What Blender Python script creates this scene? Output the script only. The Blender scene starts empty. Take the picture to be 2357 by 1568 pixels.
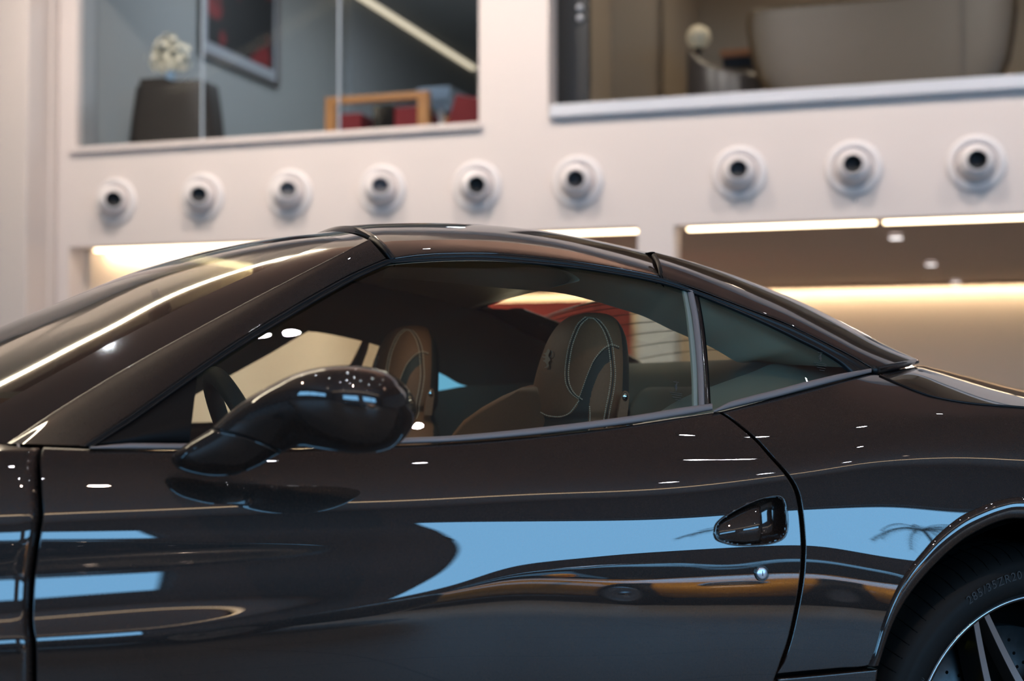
import bpy, bmesh, math, random
import numpy as np
from mathutils import Vector, Matrix
from mathutils.bvhtree import BVHTree

random.seed(7); np.random.seed(7)
S = bpy.context.scene
C = S.collection
PI = math.pi

# ------------------------------------------------------------------ camera, world, exposure, main lights
FPX = 50.0/36.0*2357.0
PSI = math.radians(20.0)          # the view turns this far towards the car's tail
PITCH = math.atan((895.0-784.0)/FPX)
CAM = np.array([0.0, 0.0, 0.981])
cd = bpy.data.cameras.new('camera'); cam = bpy.data.objects.new('camera', cd); C.objects.link(cam)
cam.location = CAM; cam.rotation_euler = (PI/2+PITCH, 0, -PSI)
cd.lens = 50; cd.sensor_width = 36; cd.clip_end = 200
cd.dof.use_dof = True; cd.dof.aperture_fstop = 2.8; cd.dof.focus_distance = 2.50
cd.dof.aperture_blades = 0
S.camera = cam
S.view_settings.view_transform = 'Standard'; S.view_settings.look = 'None'
S.view_settings.gamma = 1; S.view_settings.use_curve_mapping = False
S.view_settings.exposure = 0.0
S.cycles.use_denoising = True
S.cycles.max_bounces = 10; S.cycles.transparent_max_bounces = 24
S.cycles.sample_clamp_indirect = 6.0
S.cycles.caustics_reflective = False; S.cycles.caustics_refractive = False

w = bpy.data.worlds.new('dusk_sky'); S.world = w; w.use_nodes = True
w.node_tree.nodes['Background'].inputs[0].default_value = (0.25, 0.60, 1.0, 1)
w.node_tree.nodes['Background'].inputs[1].default_value = 8.5

def lamp(name, kind, loc, target, energy, color, **kw):
    l = bpy.data.lights.new(name, kind); l.energy = energy; l.color = color
    for k, v in kw.items(): setattr(l, k, v)
    o = bpy.data.objects.new(name, l); C.objects.link(o); o.location = loc
    d = Vector(target)-Vector(loc)
    o.rotation_euler = d.to_track_quat('-Z', 'Y').to_euler()
    return o

CY, SY = math.cos(PSI), math.sin(PSI)
CP, SP = math.cos(PITCH), math.sin(PITCH)
FWD = np.array([SY*CP, CY*CP, SP]); RGT = np.array([CY, -SY, 0.0]); UPV = np.cross(RGT, FWD)
def ray(px, py):
    return FWD + RGT*((px-1178.5)/FPX) + UPV*((784.0-py)/FPX)
def P(px, py, Y):
    d = ray(px, py); return CAM + d*(Y/d[1])
def proj(p):
    q = np.asarray(p, float)-CAM; d = q@FWD
    return 1178.5+FPX*(q@RGT)/d, 784.0-FPX*(q@UPV)/d

# back wall frame: origin 12 m ahead, u runs along the wall to the right, a goes through it
TH = math.radians(18.2)
H_R = np.array([CY, -SY, 0.0]); H_F = np.array([SY, CY, 0.0])
WU = H_R*math.cos(TH) - H_F*math.sin(TH)
WA = H_R*math.sin(TH) + H_F*math.cos(TH)
WO = H_F*12.0
def W(s, z, d=0.0):
    p = WO + WU*s + WA*d; return np.array([p[0], p[1], z])
def whit(px, py, d=0.0):
    r = ray(px, py); t = ((WO+WA*d-CAM)@WA)/(r@WA); p = CAM+r*t
    return (p-WO)@WU, p[2]
WROT = math.atan2(WU[1], WU[0])
# wall washers on the ceiling track in front of the back wall
for sx in (-3.2, -1.0, 1.6, 4.2, 6.8):
    p = W(sx, 6.1, -2.6); q = W(sx, 2.9, 0.0)
    lamp('wall_washer', 'SPOT', p, q, 400, (1.0, 0.90, 0.81), spot_size=math.radians(105), spot_blend=0.9, shadow_soft_size=0.10)
# unseen fill spots added to brighten the white ceiling strip mirrored in the windscreen
for sx in (-7.5, -4.5, -1.5, 1.5):
    lamp('ceiling_fill', 'SPOT', W(sx, 4.9, -1.2), W(sx+0.4, 6.4, -2.2), 650, (1.0, 0.86, 0.70), spot_size=math.radians(95), spot_blend=1.0, shadow_soft_size=0.08)
# unseen warm fill spots added over the front of the showroom
for x, y in ((-6, -2), (-2, -4.5), (2, -6.2), (6, -4.5), (10, -5.5), (9, 1), (-5, 4), (1.0, -2.0)):
    lamp('warm_fill', 'SPOT', (x, y, 6.2), (x*0.95, y-0.6, 0), 330, (1.0, 0.74, 0.56), spot_size=math.radians(120), spot_blend=0.8, shadow_soft_size=0.05)
# daylight comes through the two window openings behind the camera
o = lamp('daylight_opening', 'AREA', (-10.95, -1.5, 3.3), (0, -1.5, 3.3), 1, (1, 1, 1), shape='RECTANGLE', size=7.0, size_y=2.2)
o.data.cycles.is_portal = True
for x, wd in ((7.7, 7.6), (-1.1, 6.6)):
    o = lamp('daylight_opening', 'AREA', (x, -9.05, 3.35), (x, 0, 3.35), 1, (1, 1, 1), shape='RECTANGLE', size=wd, size_y=2.7)
    o.data.cycles.is_portal = True

# ------------------------------------------------------------------ materials
M = {}
def mat(name, col, rough=0.5, metal=0.0, coat=0.0, spec=0.5, emit=None, es=1.0, coat_rough=0.0, bump=None, var=None):
    m = bpy.data.materials.new(name); m.use_nodes = True; nt = m.node_tree
    b = nt.nodes['Principled BSDF']
    b.inputs['Base Color'].default_value = (*col, 1); b.inputs['Roughness'].default_value = rough
    b.inputs['Metallic'].default_value = metal; b.inputs['Coat Weight'].default_value = coat
    b.inputs['Coat Roughness'].default_value = coat_rough
    b.inputs['Specular IOR Level'].default_value = spec
    if emit: b.inputs['Emission Color'].default_value = (*emit, 1); b.inputs['Emission Strength'].default_value = es
    if bump or var:
        tc = nt.nodes.new('ShaderNodeTexCoord')
        n = nt.nodes.new('ShaderNodeTexNoise'); n.inputs['Scale'].default_value = (bump or var)[0]
        n.inputs['Detail'].default_value = 3
        nt.links.new(tc.outputs['Object'], n.inputs['Vector'])
        if bump:
            bp = nt.nodes.new('ShaderNodeBump'); bp.inputs['Strength'].default_value = bump[1]; bp.inputs['Distance'].default_value = bump[2]
            nt.links.new(n.outputs['Fac'], bp.inputs['Height']); nt.links.new(bp.outputs['Normal'], b.inputs['Normal'])
        if var:
            mx = nt.nodes.new('ShaderNodeMix'); mx.data_type = 'RGBA'
            mx.inputs['A'].default_value = (*[c*(1-var[1]) for c in col], 1); mx.inputs['B'].default_value = (*[min(1, c*(1+var[1])) for c in col], 1)
            nt.links.new(n.outputs['Fac'], mx.inputs['Factor']); nt.links.new(mx.outputs['Result'], b.inputs['Base Color'])
    M[name] = m; return m
def glass(name, tint, ior=1.5, refl=1.0, rough=0.0):
    m = bpy.data.materials.new(name); m.use_nodes = True; nt = m.node_tree; nt.nodes.clear()
    out = nt.nodes.new('ShaderNodeOutputMaterial'); tr = nt.nodes.new('ShaderNodeBsdfTransparent'); gl = nt.nodes.new('ShaderNodeBsdfGlossy')
    lw = nt.nodes.new('ShaderNodeLayerWeight'); lw.inputs['Blend'].default_value = 0.5; pw = nt.nodes.new('ShaderNodeMath'); pw.operation = 'POWER'; pw.inputs[1].default_value = 5.0
    fr = nt.nodes.new('ShaderNodeMapRange'); f0 = ((ior-1)/(ior+1))**2; fr.inputs['To Min'].default_value = f0; fr.inputs['To Max'].default_value = min(1.0, 0.55+f0*4); nt.links.new(lw.outputs['Facing'], pw.inputs[0]); nt.links.new(pw.outputs[0], fr.inputs['Value']); mx = nt.nodes.new('ShaderNodeMixShader')
    tr.inputs['Color'].default_value = (*tint, 1); gl.inputs['Roughness'].default_value = rough
    gl.inputs['Color'].default_value = (refl, refl, refl, 1)
    nt.links.new(fr.outputs[0], mx.inputs[0]); nt.links.new(tr.outputs[0], mx.inputs[1]); nt.links.new(gl.outputs[0], mx.inputs[2])
    nt.links.new(mx.outputs[0], out.inputs['Surface']); M[name] = m; return m

def paint():
    m = mat('paint', (0.012, 0.008, 0.007), rough=0.45, metal=0.0, coat=1.0, spec=0.12)
    nt = m.node_tree; b = nt.nodes['Principled BSDF']
    b.inputs['Coat IOR'].default_value = 1.72
    tc = nt.nodes.new('ShaderNodeTexCoord'); n = nt.nodes.new('ShaderNodeTexVoronoi'); n.inputs['Scale'].default_value = 1400
    cr = nt.nodes.new('ShaderNodeValToRGB')
    cr.color_ramp.elements[0].color = (0.012, 0.0066, 0.0046, 1); cr.color_ramp.elements[1].color = (0.030, 0.017, 0.0125, 1)
    cr.color_ramp.elements[0].position = 0.3
    nt.links.new(tc.outputs['Object'], n.inputs['Vector']); nt.links.new(n.outputs['Color'], cr.inputs[0]); nt.links.new(cr.outputs[0], b.inputs['Base Color'])
paint()
mat('black_gloss', (0.006, 0.006, 0.006), rough=0.12, coat=0.6)
mat('frit', (0.022, 0.017, 0.014), rough=0.10, coat=1.0)
mat('rubber', (0.004, 0.004, 0.005), rough=0.42, spec=0.35)
mat('satin_trim', (0.24, 0.20, 0.195), rough=0.5, metal=0.0, spec=0.6)
mat('gap_black', (0.002, 0.002, 0.002), rough=0.8, spec=0.1)
mat('headliner', (0.50, 0.46, 0.37), rough=0.95, spec=0.1, bump=(600, 0.2, 0.001))
mat('dark_trim', (0.20, 0.175, 0.135), rough=0.9, spec=0.2)
mat('tan_leather', (0.27, 0.130, 0.068), rough=0.62, spec=0.3, bump=(260, 0.25, 0.0008), var=(9, 0.12))
mat('black_leather', (0.040, 0.046, 0.040), rough=0.6, spec=0.3, bump=(260, 0.25, 0.0008))
mat('grey_leather', (0.24, 0.265, 0.23), rough=0.55, spec=0.4, bump=(260, 0.2, 0.0006))
mat('stitch', (0.80, 0.62, 0.45), rough=0.8)
mat('emblem_grey', (0.34, 0.27, 0.20), rough=0.6)
mat('chrome', (0.8, 0.8, 0.82), rough=0.08, metal=1.0)
mat('lock_steel', (0.75, 0.75, 0.8), rough=0.28, metal=0.9)
glass('side_glass', (0.80, 0.83, 0.77), ior=1.85)
glass('far_glass', (0.88, 0.90, 0.82), ior=1.5)
glass('rear_glass', (0.80, 0.84, 0.76), ior=1.10)
glass('windscreen_glass', (0.32, 0.33, 0.29), ior=2.2, rough=0.045)
glass('room_glass', (0.95, 0.96, 0.97), ior=1.12, refl=0.15)
mat('tyre', (0.0075, 0.0068, 0.0064), rough=0.6, spec=0.22, bump=(90, 0.15, 0.0006), var=(14, 0.25))
mat('tyre_mark', (0.030, 0.030, 0.031), rough=0.5)
mat('rim_dark', (0.035, 0.030, 0.027), rough=0.3, metal=0.6, coat=0.5)
mat('rim_silver', (0.62, 0.64, 0.68), rough=0.28, metal=0.9)
mat('disc', (0.06, 0.065, 0.07), rough=0.35, metal=0.7, bump=(60, 0.3, 0.001), var=(30, 0.4))
mat('caliper', (0.75, 0.42, 0.0), rough=0.35, coat=0.5)
mat('wall_white', (0.70, 0.62, 0.585), rough=0.9, spec=0.2)
mat('column_white', (0.68, 0.60, 0.56), rough=0.9, spec=0.2)
mat('niche_wall', (0.66, 0.56, 0.475), rough=0.7, spec=0.3)
mat('soffit', (0.37, 0.295, 0.265), rough=0.5, spec=0.5)
mat('ceiling_brown', (0.50, 0.31, 0.25), rough=0.9)
mat('room_blue', (0.31, 0.315, 0.305), rough=0.85)
mat('room_slate', (0.36, 0.37, 0.37), rough=0.85)
mat('room_taupe', (0.36, 0.30, 0.235), rough=0.85)
mat('door_dark', (0.025, 0.023, 0.022), rough=0.5)
mat('sofa_leather', (0.056, 0.037, 0.018), rough=0.45, spec=0.5, bump=(12, 0.3, 0.01))
mat('chair_leather', (0.055, 0.048, 0.044), rough=0.35, spec=0.5)
mat('aluminium', (0.62, 0.62, 0.65), rough=0.4, metal=0.3)
mat('nozzle_white', (0.76, 0.71, 0.70), rough=0.45)
mat('nozzle_dark', (0.012, 0.011, 0.011), rough=0.6)
mat('nozzle_grey', (0.16, 0.15, 0.155), rough=0.6)
mat('cabinet_brown', (0.016, 0.012, 0.009), rough=0.55)
mat('flower_white', (0.72, 0.67, 0.52), rough=0.7)
mat('stem_green', (0.10, 0.14, 0.06), rough=0.7)
mat('vase_glass', (0.35, 0.5, 0.65), rough=0.1)
mat('frame_grey', (0.17, 0.15, 0.145), rough=0.5)
mat('mat_board', (0.34, 0.35, 0.37), rough=0.8)
mat('wood', (0.38, 0.165, 0.045), rough=0.5, var=(6, 0.2))
mat('red_fabric', (0.15, 0.008, 0.012), rough=0.8)
mat('maroon', (0.16, 0.015, 0.035), rough=0.8)
mat('pale_blue', (0.32, 0.42, 0.52), rough=0.5)
mat('globe', (0.62, 0.56, 0.42), rough=0.4, emit=(1.0, 0.88, 0.6), es=0.12)
mat('orange_wood', (0.42, 0.19, 0.09), rough=0.5)
mat('led_warm', (1, 1, 1), emit=(1.0, 0.76, 0.48), es=8.0)
mat('led_cool', (1, 1, 1), emit=(1.0, 0.86, 0.62), es=0.85)
mat('led_ceiling', (1, 1, 1), emit=(1.0, 0.86, 0.62), es=24.0)
mat('sail_black', (0.008, 0.006, 0.0055), rough=0.5, spec=0.12)
mat('etching', (0.05, 0.045, 0.04), rough=0.8)
mat('black_paint', (0.006, 0.007, 0.010), rough=0.35, coat=1.0)
mat('led_line', (1, 1, 1), emit=(1.0, 0.68, 0.36), es=6.0)
mat('lamp_disc', (1, 1, 1), emit=(0.92, 0.95, 1.0), es=420.0)
mat('lamp_niche', (1, 1, 1), emit=(1.0, 0.95, 0.95), es=2.2)
mat('lamp_body', (0.05, 0.05, 0.05), rough=0.5)
mat('red_panel', (0.62, 0.055, 0.02), rough=0.5)
mat('screen_blue', (0.02, 0.05, 0.08), emit=(0.16, 0.50, 0.85), es=1.1)
mat('window_frame', (0.03, 0.03, 0.035), rough=0.5)
mat('yellow_paint', (0.78, 0.34, 0.01), rough=0.35, coat=1.0)
mat('car_glass_dark', (0.01, 0.012, 0.015), rough=0.05, coat=0.5)

def tile_floor():
    m = bpy.data.materials.new('floor_tile'); m.use_nodes = True; nt = m.node_tree; b = nt.nodes['Principled BSDF']
    b.inputs['Roughness'].default_value = 0.42; b.inputs['Specular IOR Level'].default_value = 0.3
    tc = nt.nodes.new('ShaderNodeTexCoord'); br = nt.nodes.new('ShaderNodeTexBrick'); br.offset = 0.0
    br.inputs['Color1'].default_value = (0.17, 0.16, 0.155, 1); br.inputs['Color2'].default_value = (0.16, 0.152, 0.148, 1)
    br.inputs['Mortar'].default_value = (0.08, 0.08, 0.08, 1)
    br.inputs['Scale'].default_value = 1.0; br.inputs['Brick Width'].default_value = 1.2; br.inputs['Row Height'].default_value = 0.6
    br.inputs['Mortar Size'].default_value = 0.008
    nt.links.new(tc.outputs['Object'], br.inputs['Vector']); nt.links.new(br.outputs['Color'], b.inputs['Base Color'])
    M['floor_tile'] = m
tile_floor()

# ------------------------------------------------------------------ mesh helpers
def link(name, me, m=None, parent=None, smooth=True):
    o = bpy.data.objects.new(name, me); C.objects.link(o)
    if m is not None:
        for k in (m if isinstance(m, (list, tuple)) else [m]): me.materials.append(M[k])
    if parent is not None: o.parent = parent
    if smooth: me.polygons.foreach_set('use_smooth', [True]*len(me.polygons))
    return o
def tag(o, label=None, cat=None, group=None, kind=None):
    if label: o['label'] = label
    if cat: o['category'] = cat
    if group: o['group'] = group
    if kind: o['kind'] = kind
    return o
def empty(name, loc=(0, 0, 0), rz=0.0, parent=None):
    o = bpy.data.objects.new(name, None); C.objects.link(o); o.location = loc; o.rotation_euler = (0, 0, rz)
    o.empty_display_size = 0.1
    if parent is not None: o.parent = parent
    return o
class MB:
    def __init__(s): s.v = []; s.f = []; s.mi = []
    def add(s, vs, fs, mi=0):
        n = len(s.v); s.v += [tuple(map(float, v)) for v in vs]; s.f += [tuple(n+i for i in f) for f in fs]; s.mi += [mi]*len(fs); return s
    def box(s, x0, x1, y0, y1, z0, z1, fr=None, mi=0):
        vs = [(x, y, z) for z in (z0, z1) for y in (y0, y1) for x in (x0, x1)]
        if fr: vs = [fr(*v) for v in vs]
        return s.add(vs, [(0, 2, 3, 1), (4, 5, 7, 6), (0, 1, 5, 4), (2, 6, 7, 3), (0, 4, 6, 2), (1, 3, 7, 5)], mi)
    def grid(s, g, mi=0, closeu=False, closev=False, flip=False):
        g = np.asarray(g, float); n, m_ = g.shape[:2]; base = len(s.v)
        s.v += [tuple(p) for p in g.reshape(-1, 3)]
        fs = []
        for i in range(n if closeu else n-1):
            i2 = (i+1) % n
            for j in range(m_ if closev else m_-1):
                j2 = (j+1) % m_
                q = (base+i*m_+j, base+i2*m_+j, base+i2*m_+j2, base+i*m_+j2)
                fs.append(q[::-1] if flip else q)
        s.f += fs; s.mi += [mi]*len(fs); return s
    def tube(s, pts, r, n=8, mi=0, closed=False, cap=True):
        pts = [np.asarray(p, float) for p in pts]; k = len(pts); rings = []
        rr = r if hasattr(r, '__len__') else [r]*k
        up = None
        for i, p in enumerate(pts):
            a = pts[(i-1) % k] if (closed or i > 0) else p; b = pts[(i+1) % k] if (closed or i < k-1) else p
            t = b-a; t = t/(np.linalg.norm(t)+1e-12)
            if up is None:
                up = np.array([0, 0, 1.0]) if abs(t[2]) < 0.9 else np.array([1.0, 0, 0])
            e = up-t*(up@t); e /= np.linalg.norm(e)+1e-12; up = e; f = np.cross(t, e)
            rings.append([p+rr[i]*(e*math.cos(2*PI*j/n)+f*math.sin(2*PI*j/n)) for j in range(n)])
        base = len(s.v)
        s.grid(rings, mi, closeu=closed, closev=True)
        if cap and not closed:
            s.f.append(tuple(base+j for j in range(n))[::-1]); s.f.append(tuple(base+(k-1)*n+j for j in range(n))); s.mi += [mi, mi]
        return s
    def lathe(s, prof, n=32, fr=None, mi=0, cap=False):
        # prof: (r, h) pairs; axis = local z; fr maps local to world
        g = [[(r*math.cos(2*PI*j/n), r*math.sin(2*PI*j/n), h) for j in range(n)] for r, h in prof]
        if fr: g = [[fr(*p) for p in row] for row in g]
        base = len(s.v); s.grid(g, mi, closev=True)
        if cap:
            s.f.append(tuple(base+j for j in range(n))[::-1]); s.f.append(tuple(base+(len(prof)-1)*n+j for j in range(n))); s.mi += [mi, mi]
        return s
    def sphere(s, c, r, n=16, m_=10, sc=(1, 1, 1), mi=0):
        g = [[(c[0]+r*sc[0]*math.sin(PI*i/m_)*math.cos(2*PI*j/n), c[1]+r*sc[1]*math.sin(PI*i/m_)*math.sin(2*PI*j/n), c[2]+r*sc[2]*math.cos(PI*i/m_)) for j in range(n)] for i in range(m_+1)]
        return s.grid(g, mi, closev=True, flip=False)
    def mesh(s, name):
        me = bpy.data.meshes.new(name); me.from_pydata(s.v, [], s.f)
        if any(s.mi): me.polygons.foreach_set('material_index', s.mi)
        bm = bmesh.new(); bm.from_mesh(me); bmesh.ops.remove_doubles(bm, verts=bm.verts, dist=1e-6)
        bmesh.ops.recalc_face_normals(bm, faces=bm.faces); bm.to_mesh(me); bm.free(); me.update(); return me
    def build(s, name, m, parent=None, smooth=False, bevel=0.0, seg=2):
        o = link(name, s.mesh(name), m, parent, smooth or bevel > 0)
        if bevel > 0:
            b = o.modifiers.new('bevel', 'BEVEL'); b.width = bevel; b.segments = seg; b.limit_method = 'ANGLE'; b.angle_limit = math.radians(40)
            wn = o.modifiers.new('wn', 'WEIGHTED_NORMAL'); wn.keep_sharp = True
        return o

def pchip(xs, ys, x):
    xs = np.asarray(xs, float); ys = np.asarray(ys, float); x = np.clip(np.asarray(x, float), xs[0], xs[-1])
    h = np.diff(xs); d = np.diff(ys, axis=0)/(h if ys.ndim == 1 else h[:, None]); m = np.zeros_like(ys)
    for i in range(1, len(xs)-1):
        w1 = 2*h[i]+h[i-1]; w2 = h[i]+2*h[i-1]
        a, b = d[i-1], d[i]; ok = (a*b) > 0
        with np.errstate(divide='ignore', invalid='ignore'):
            v = (w1+w2)/(w1/a+w2/b)
        m[i] = np.where(ok, v, 0.0)
    m[0] = d[0]; m[-1] = d[-1]
    i = np.clip(np.searchsorted(xs, x, side='right')-1, 0, len(xs)-2); t = (x-xs[i])/h[i]; hh = h[i]
    if ys.ndim > 1: t = t[..., None]; hh = hh[..., None]
    return (2*t**3-3*t**2+1)*ys[i]+(t**3-2*t**2+t)*hh*m[i]+(-2*t**3+3*t**2)*ys[i+1]+(t**3-t**2)*hh*m[i+1]
def crom(pts, n):
    """centripetal-free Catmull-Rom through pts (k,dim) -> n samples, spaced by control index"""
    p = np.asarray(pts, float); k = len(p)
    if k == 2: return p[0]+(p[1]-p[0])*np.linspace(0, 1, n)[:, None] if p.ndim == 2 else p[0]+(p[1]-p[0])*np.linspace(0, 1, n)[:, None, None]
    pe = np.concatenate([[2*p[0]-p[1]], p, [2*p[-1]-p[-2]]]); t = np.linspace(0, k-1, n); i = np.minimum(t.astype(int), k-2); f = t-i
    f = f.reshape((-1,)+(1,)*(p.ndim-1))
    a, b, c, d = pe[i], pe[i+1], pe[i+2], pe[i+3]
    return 0.5*((2*b)+(-a+c)*f+(2*a-5*b+4*c-d)*f**2+(-a+3*b-3*c+d)*f**3)
def arc(pts, n):
    """smooth polyline resampled evenly by length"""
    q = crom(pts, 400); L = np.concatenate([[0], np.cumsum(np.linalg.norm(np.diff(q, axis=0), axis=1))]); t = np.linspace(0, L[-1], n)
    return np.stack([np.interp(t, L, q[:, j]) for j in range(q.shape[1])], 1)
def along(pts, x):
    """y of a px polyline at px x"""
    p = np.asarray(pts, float); return pchip(p[:, 0], p[:, 1], x)
def net(rows, nu, nv):
    r = np.asarray(rows, float); a = crom(r, nv); return np.transpose(crom(np.transpose(a, (1, 0, 2)), nu), (1, 0, 2))

# ------------------------------------------------------------------ body side surface  Y = bodyY(X, z)
YS = 1.97; YC = 2.92      # widest plane and centre plane of the car
COLS = [
 (0,   [(1027,60),(1075,40),(1130,27),(1185,20),(1218,15.5),(1232,11.5),(1248,5),(1315,3.5),(1335,6.5),(1370,11.5),(1402,16),(1445,24),(1462,26),(1474,11),(1482,5),(1500,1),(1520,-.5),(1568,-3),(1850,-12)]),
 (300, [(1036,60),(1080,40),(1130,27),(1175,20),(1203,15.5),(1230,11.5),(1248,5),(1300,3.5),(1322,6.5),(1350,11.5),(1382,16),(1425,24),(1445,25),(1458,11),(1466,5),(1488,1),(1510,-.5),(1568,-3),(1850,-12)]),
 (700, [(1034,60),(1074,42),(1122,27),(1165,19),(1192,15.2),(1222,11.5),(1240,5),(1276,3.8),(1296,6.5),(1320,11),(1360,15.5),(1390,19),(1400,19),(1410,10),(1418,5),(1442,2),(1485,-.5),(1568,-4),(1850,-12)]),
 (1000,[(1024,60),(1062,43),(1106,29),(1150,20),(1180,15),(1212,11.7),(1228,7),(1248,5.8),(1264,7),(1286,9.5),(1330,12.5),(1338,13.2),(1346,13),(1356,9),(1366,5.5),(1388,3.2),(1435,0),(1568,-4),(1850,-12)]),
 (1200,[(1010,60),(1050,44),(1095,31),(1140,20),(1167,15),(1209,12),(1228,9),(1240,8.2),(1250,8.0),(1260,8.2),(1272,8.3),(1282,8.4),(1290,8.3),(1298,7.8),(1310,6.3),(1338,4.4),(1412,.5),(1568,-4),(1850,-12)]),
 (1500,[(974,60),(1022,45),(1075,32),(1120,22),(1155,15),(1205,12.2),(1230,10),(1238,9.3),(1246,8.8),(1254,8.3),(1261,7.9),(1268,7.5),(1274,7.1),(1279,6.8),(1285,6.3),(1335,4.7),(1405,1),(1568,-4),(1850,-12)]),
 (1850,[(900,60),(985,55),(1050,38),(1085,24),(1105,16),(1178,12.5),(1195,11),(1205,10.4),(1213,9.9),(1221,9.4),(1228,8.9),(1236,8.4),(1243,7.8),(1252,7.2),(1268,6.3),(1312,4.8),(1402,1),(1568,-5),(1850,-12)]),
 (2050,[(878,60),(970,56),(1005,44),(1045,27),(1075,16),(1170,12.5),(1190,11.6),(1205,11),(1220,10.4),(1235,9.8),(1250,9.2),(1262,8.6),(1275,7.9),(1290,7.2),(1312,6.3),(1352,4.6),(1425,.5),(1568,-5),(1850,-12)]),
 (2200,[(922,66),(950,62),(972,46),(1030,27),(1070,16),(1190,12.5),(1210,11.6),(1225,11),(1240,10.4),(1255,9.8),(1270,9.2),(1282,8.6),(1295,7.9),(1310,7.2),(1330,6.3),(1365,4.6),(1430,.5),(1568,-5),(1850,-12)]),
 (2400,[(937,64),(950,60),(970,46),(1030,27),(1082,16),(1195,12.5),(1215,11.6),(1230,11),(1245,10.4),(1260,9.8),(1275,9.2),(1287,8.6),(1300,7.9),(1315,7.2),(1335,6.3),(1370,4.6),(1430,.5),(1568,-5),(1850,-12)]),
]
def col_world(px, kn):
    X = P(px, 1200, YS)[0]; return X, [(P(px, y, YS)[2], t) for y, t in kn]
cw = [col_world(*c) for c in COLS]
Xk = np.array([c[0] for c in cw]); ZK = np.array([[k[0] for k in c[1]] for c in cw]); TK = np.array([[k[1] for k in c[1]] for c in cw])
TX = np.linspace(-2.0, 3.0, 360); TZ = np.linspace(0.10, 1.16, 720)
PLANX = [-1.9, -1.5, -.96, 0, .5, 1.1, 1.45, 1.71, 2.1, 2.45, 2.75]; PLANY = [2.45, 2.08, 1.955, 1.985, 1.998, 1.995, 1.972, 1.960, 2.0, 2.15, 2.5]
ZREF = float(P(1400, 1206, YS)[2])
TAB = np.zeros((len(TX), len(TZ)))
for i, X in enumerate(TX):
    zk = pchip(Xk, ZK, X)[::-1]; tk = pchip(Xk, TK, X)[::-1]
    zz = np.concatenate([[0.0], zk, [zk[-1]+0.12]]); tt = np.concatenate([[tk[0]-4], tk, [82.0 if tk[-1] < 82 else tk[-1]]])
    t = pchip(zz, tt, TZ); sl = np.tan(np.radians(t))
    Y = np.concatenate([[0], np.cumsum((sl[1:]+sl[:-1])/2*np.diff(TZ))]); Y -= np.interp(ZREF, TZ, Y)
    TAB[i] = Y+pchip(PLANX, PLANY, X)
ker = np.exp(-np.arange(-6, 7)**2/(2*3.0**2)); ker /= ker.sum()
pad = np.pad(TAB, ((6, 6), (0, 0)), mode='edge'); TAB = sum(ker[k]*pad[k:k+len(TX)] for k in range(13))
def bodyY(X, Z):
    X = np.asarray(X, float); Z = np.asarray(Z, float)
    fx = np.clip((X-TX[0])/(TX[1]-TX[0]), 1, len(TX)-2.001); fz = np.clip((Z-TZ[0])/(TZ[1]-TZ[0]), 1, len(TZ)-2.001)
    i = fx.astype(int); j = fz.astype(int); a = fx-i; b = fz-j
    i = np.clip(i, 1, len(TX)-3); j = np.clip(j, 1, len(TZ)-3)
    def wts(t): return (-.5*t+t*t-.5*t**3, 1-2.5*t*t+1.5*t**3, .5*t+2*t*t-1.5*t**3, -.5*t*t+.5*t**3)
    wa = wts(a); wb = wts(b); r = 0
    for p in range(4):
        for q in range(4): r = r+wa[p]*wb[q]*TAB[i+p-1, j+q-1]
    return r
def hitS(px, py, fn, it=14):
    px = np.asarray(px, float); py = np.asarray(py, float)
    d = FWD + RGT*((px[..., None]-1178.5)/FPX) + UPV*((784.0-py[..., None])/FPX)
    Y = np.full(px.shape, 2.05)
    for _ in range(it):
        p = CAM+d*(Y/d[..., 1])[..., None]; Y = 0.55*Y+0.45*fn(p[..., 0], p[..., 2])
    return CAM+d*(Y/d[..., 1])[..., None]
BELT = [(-60,1024),(0,1027),(100,1031),(250,1036),(415,1037),(700,1034),(930,1026),(1067,1019),(1258,1003),(1449,980),(1564,962),(1645,948),(1730,930),(1850,899),(2005,861),(2060,850)]
bp_ = hitS(np.array([b[0] for b in BELT]), np.array([b[1] for b in BELT]), bodyY, 60)
BX, BZ, BY = bp_[:, 0], bp_[:, 2], bp_[:, 1]
def glassY(X, Z):
    zb = np.interp(X, BX, BZ); yb = pchip(BX, BY, X)+0.012; dz = Z-zb
    return yb+0.78*dz+0.30*dz*dz
def G(pts, off=0.0):
    a = np.asarray(pts, float); return hitS(a[..., 0], a[..., 1], lambda X, Z: glassY(X, Z)+off, 40)
def B(pts, off=0.0):
    a = np.asarray(pts, float); return hitS(a[..., 0], a[..., 1], lambda X, Z: bodyY(X, Z)+off, 40)
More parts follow.
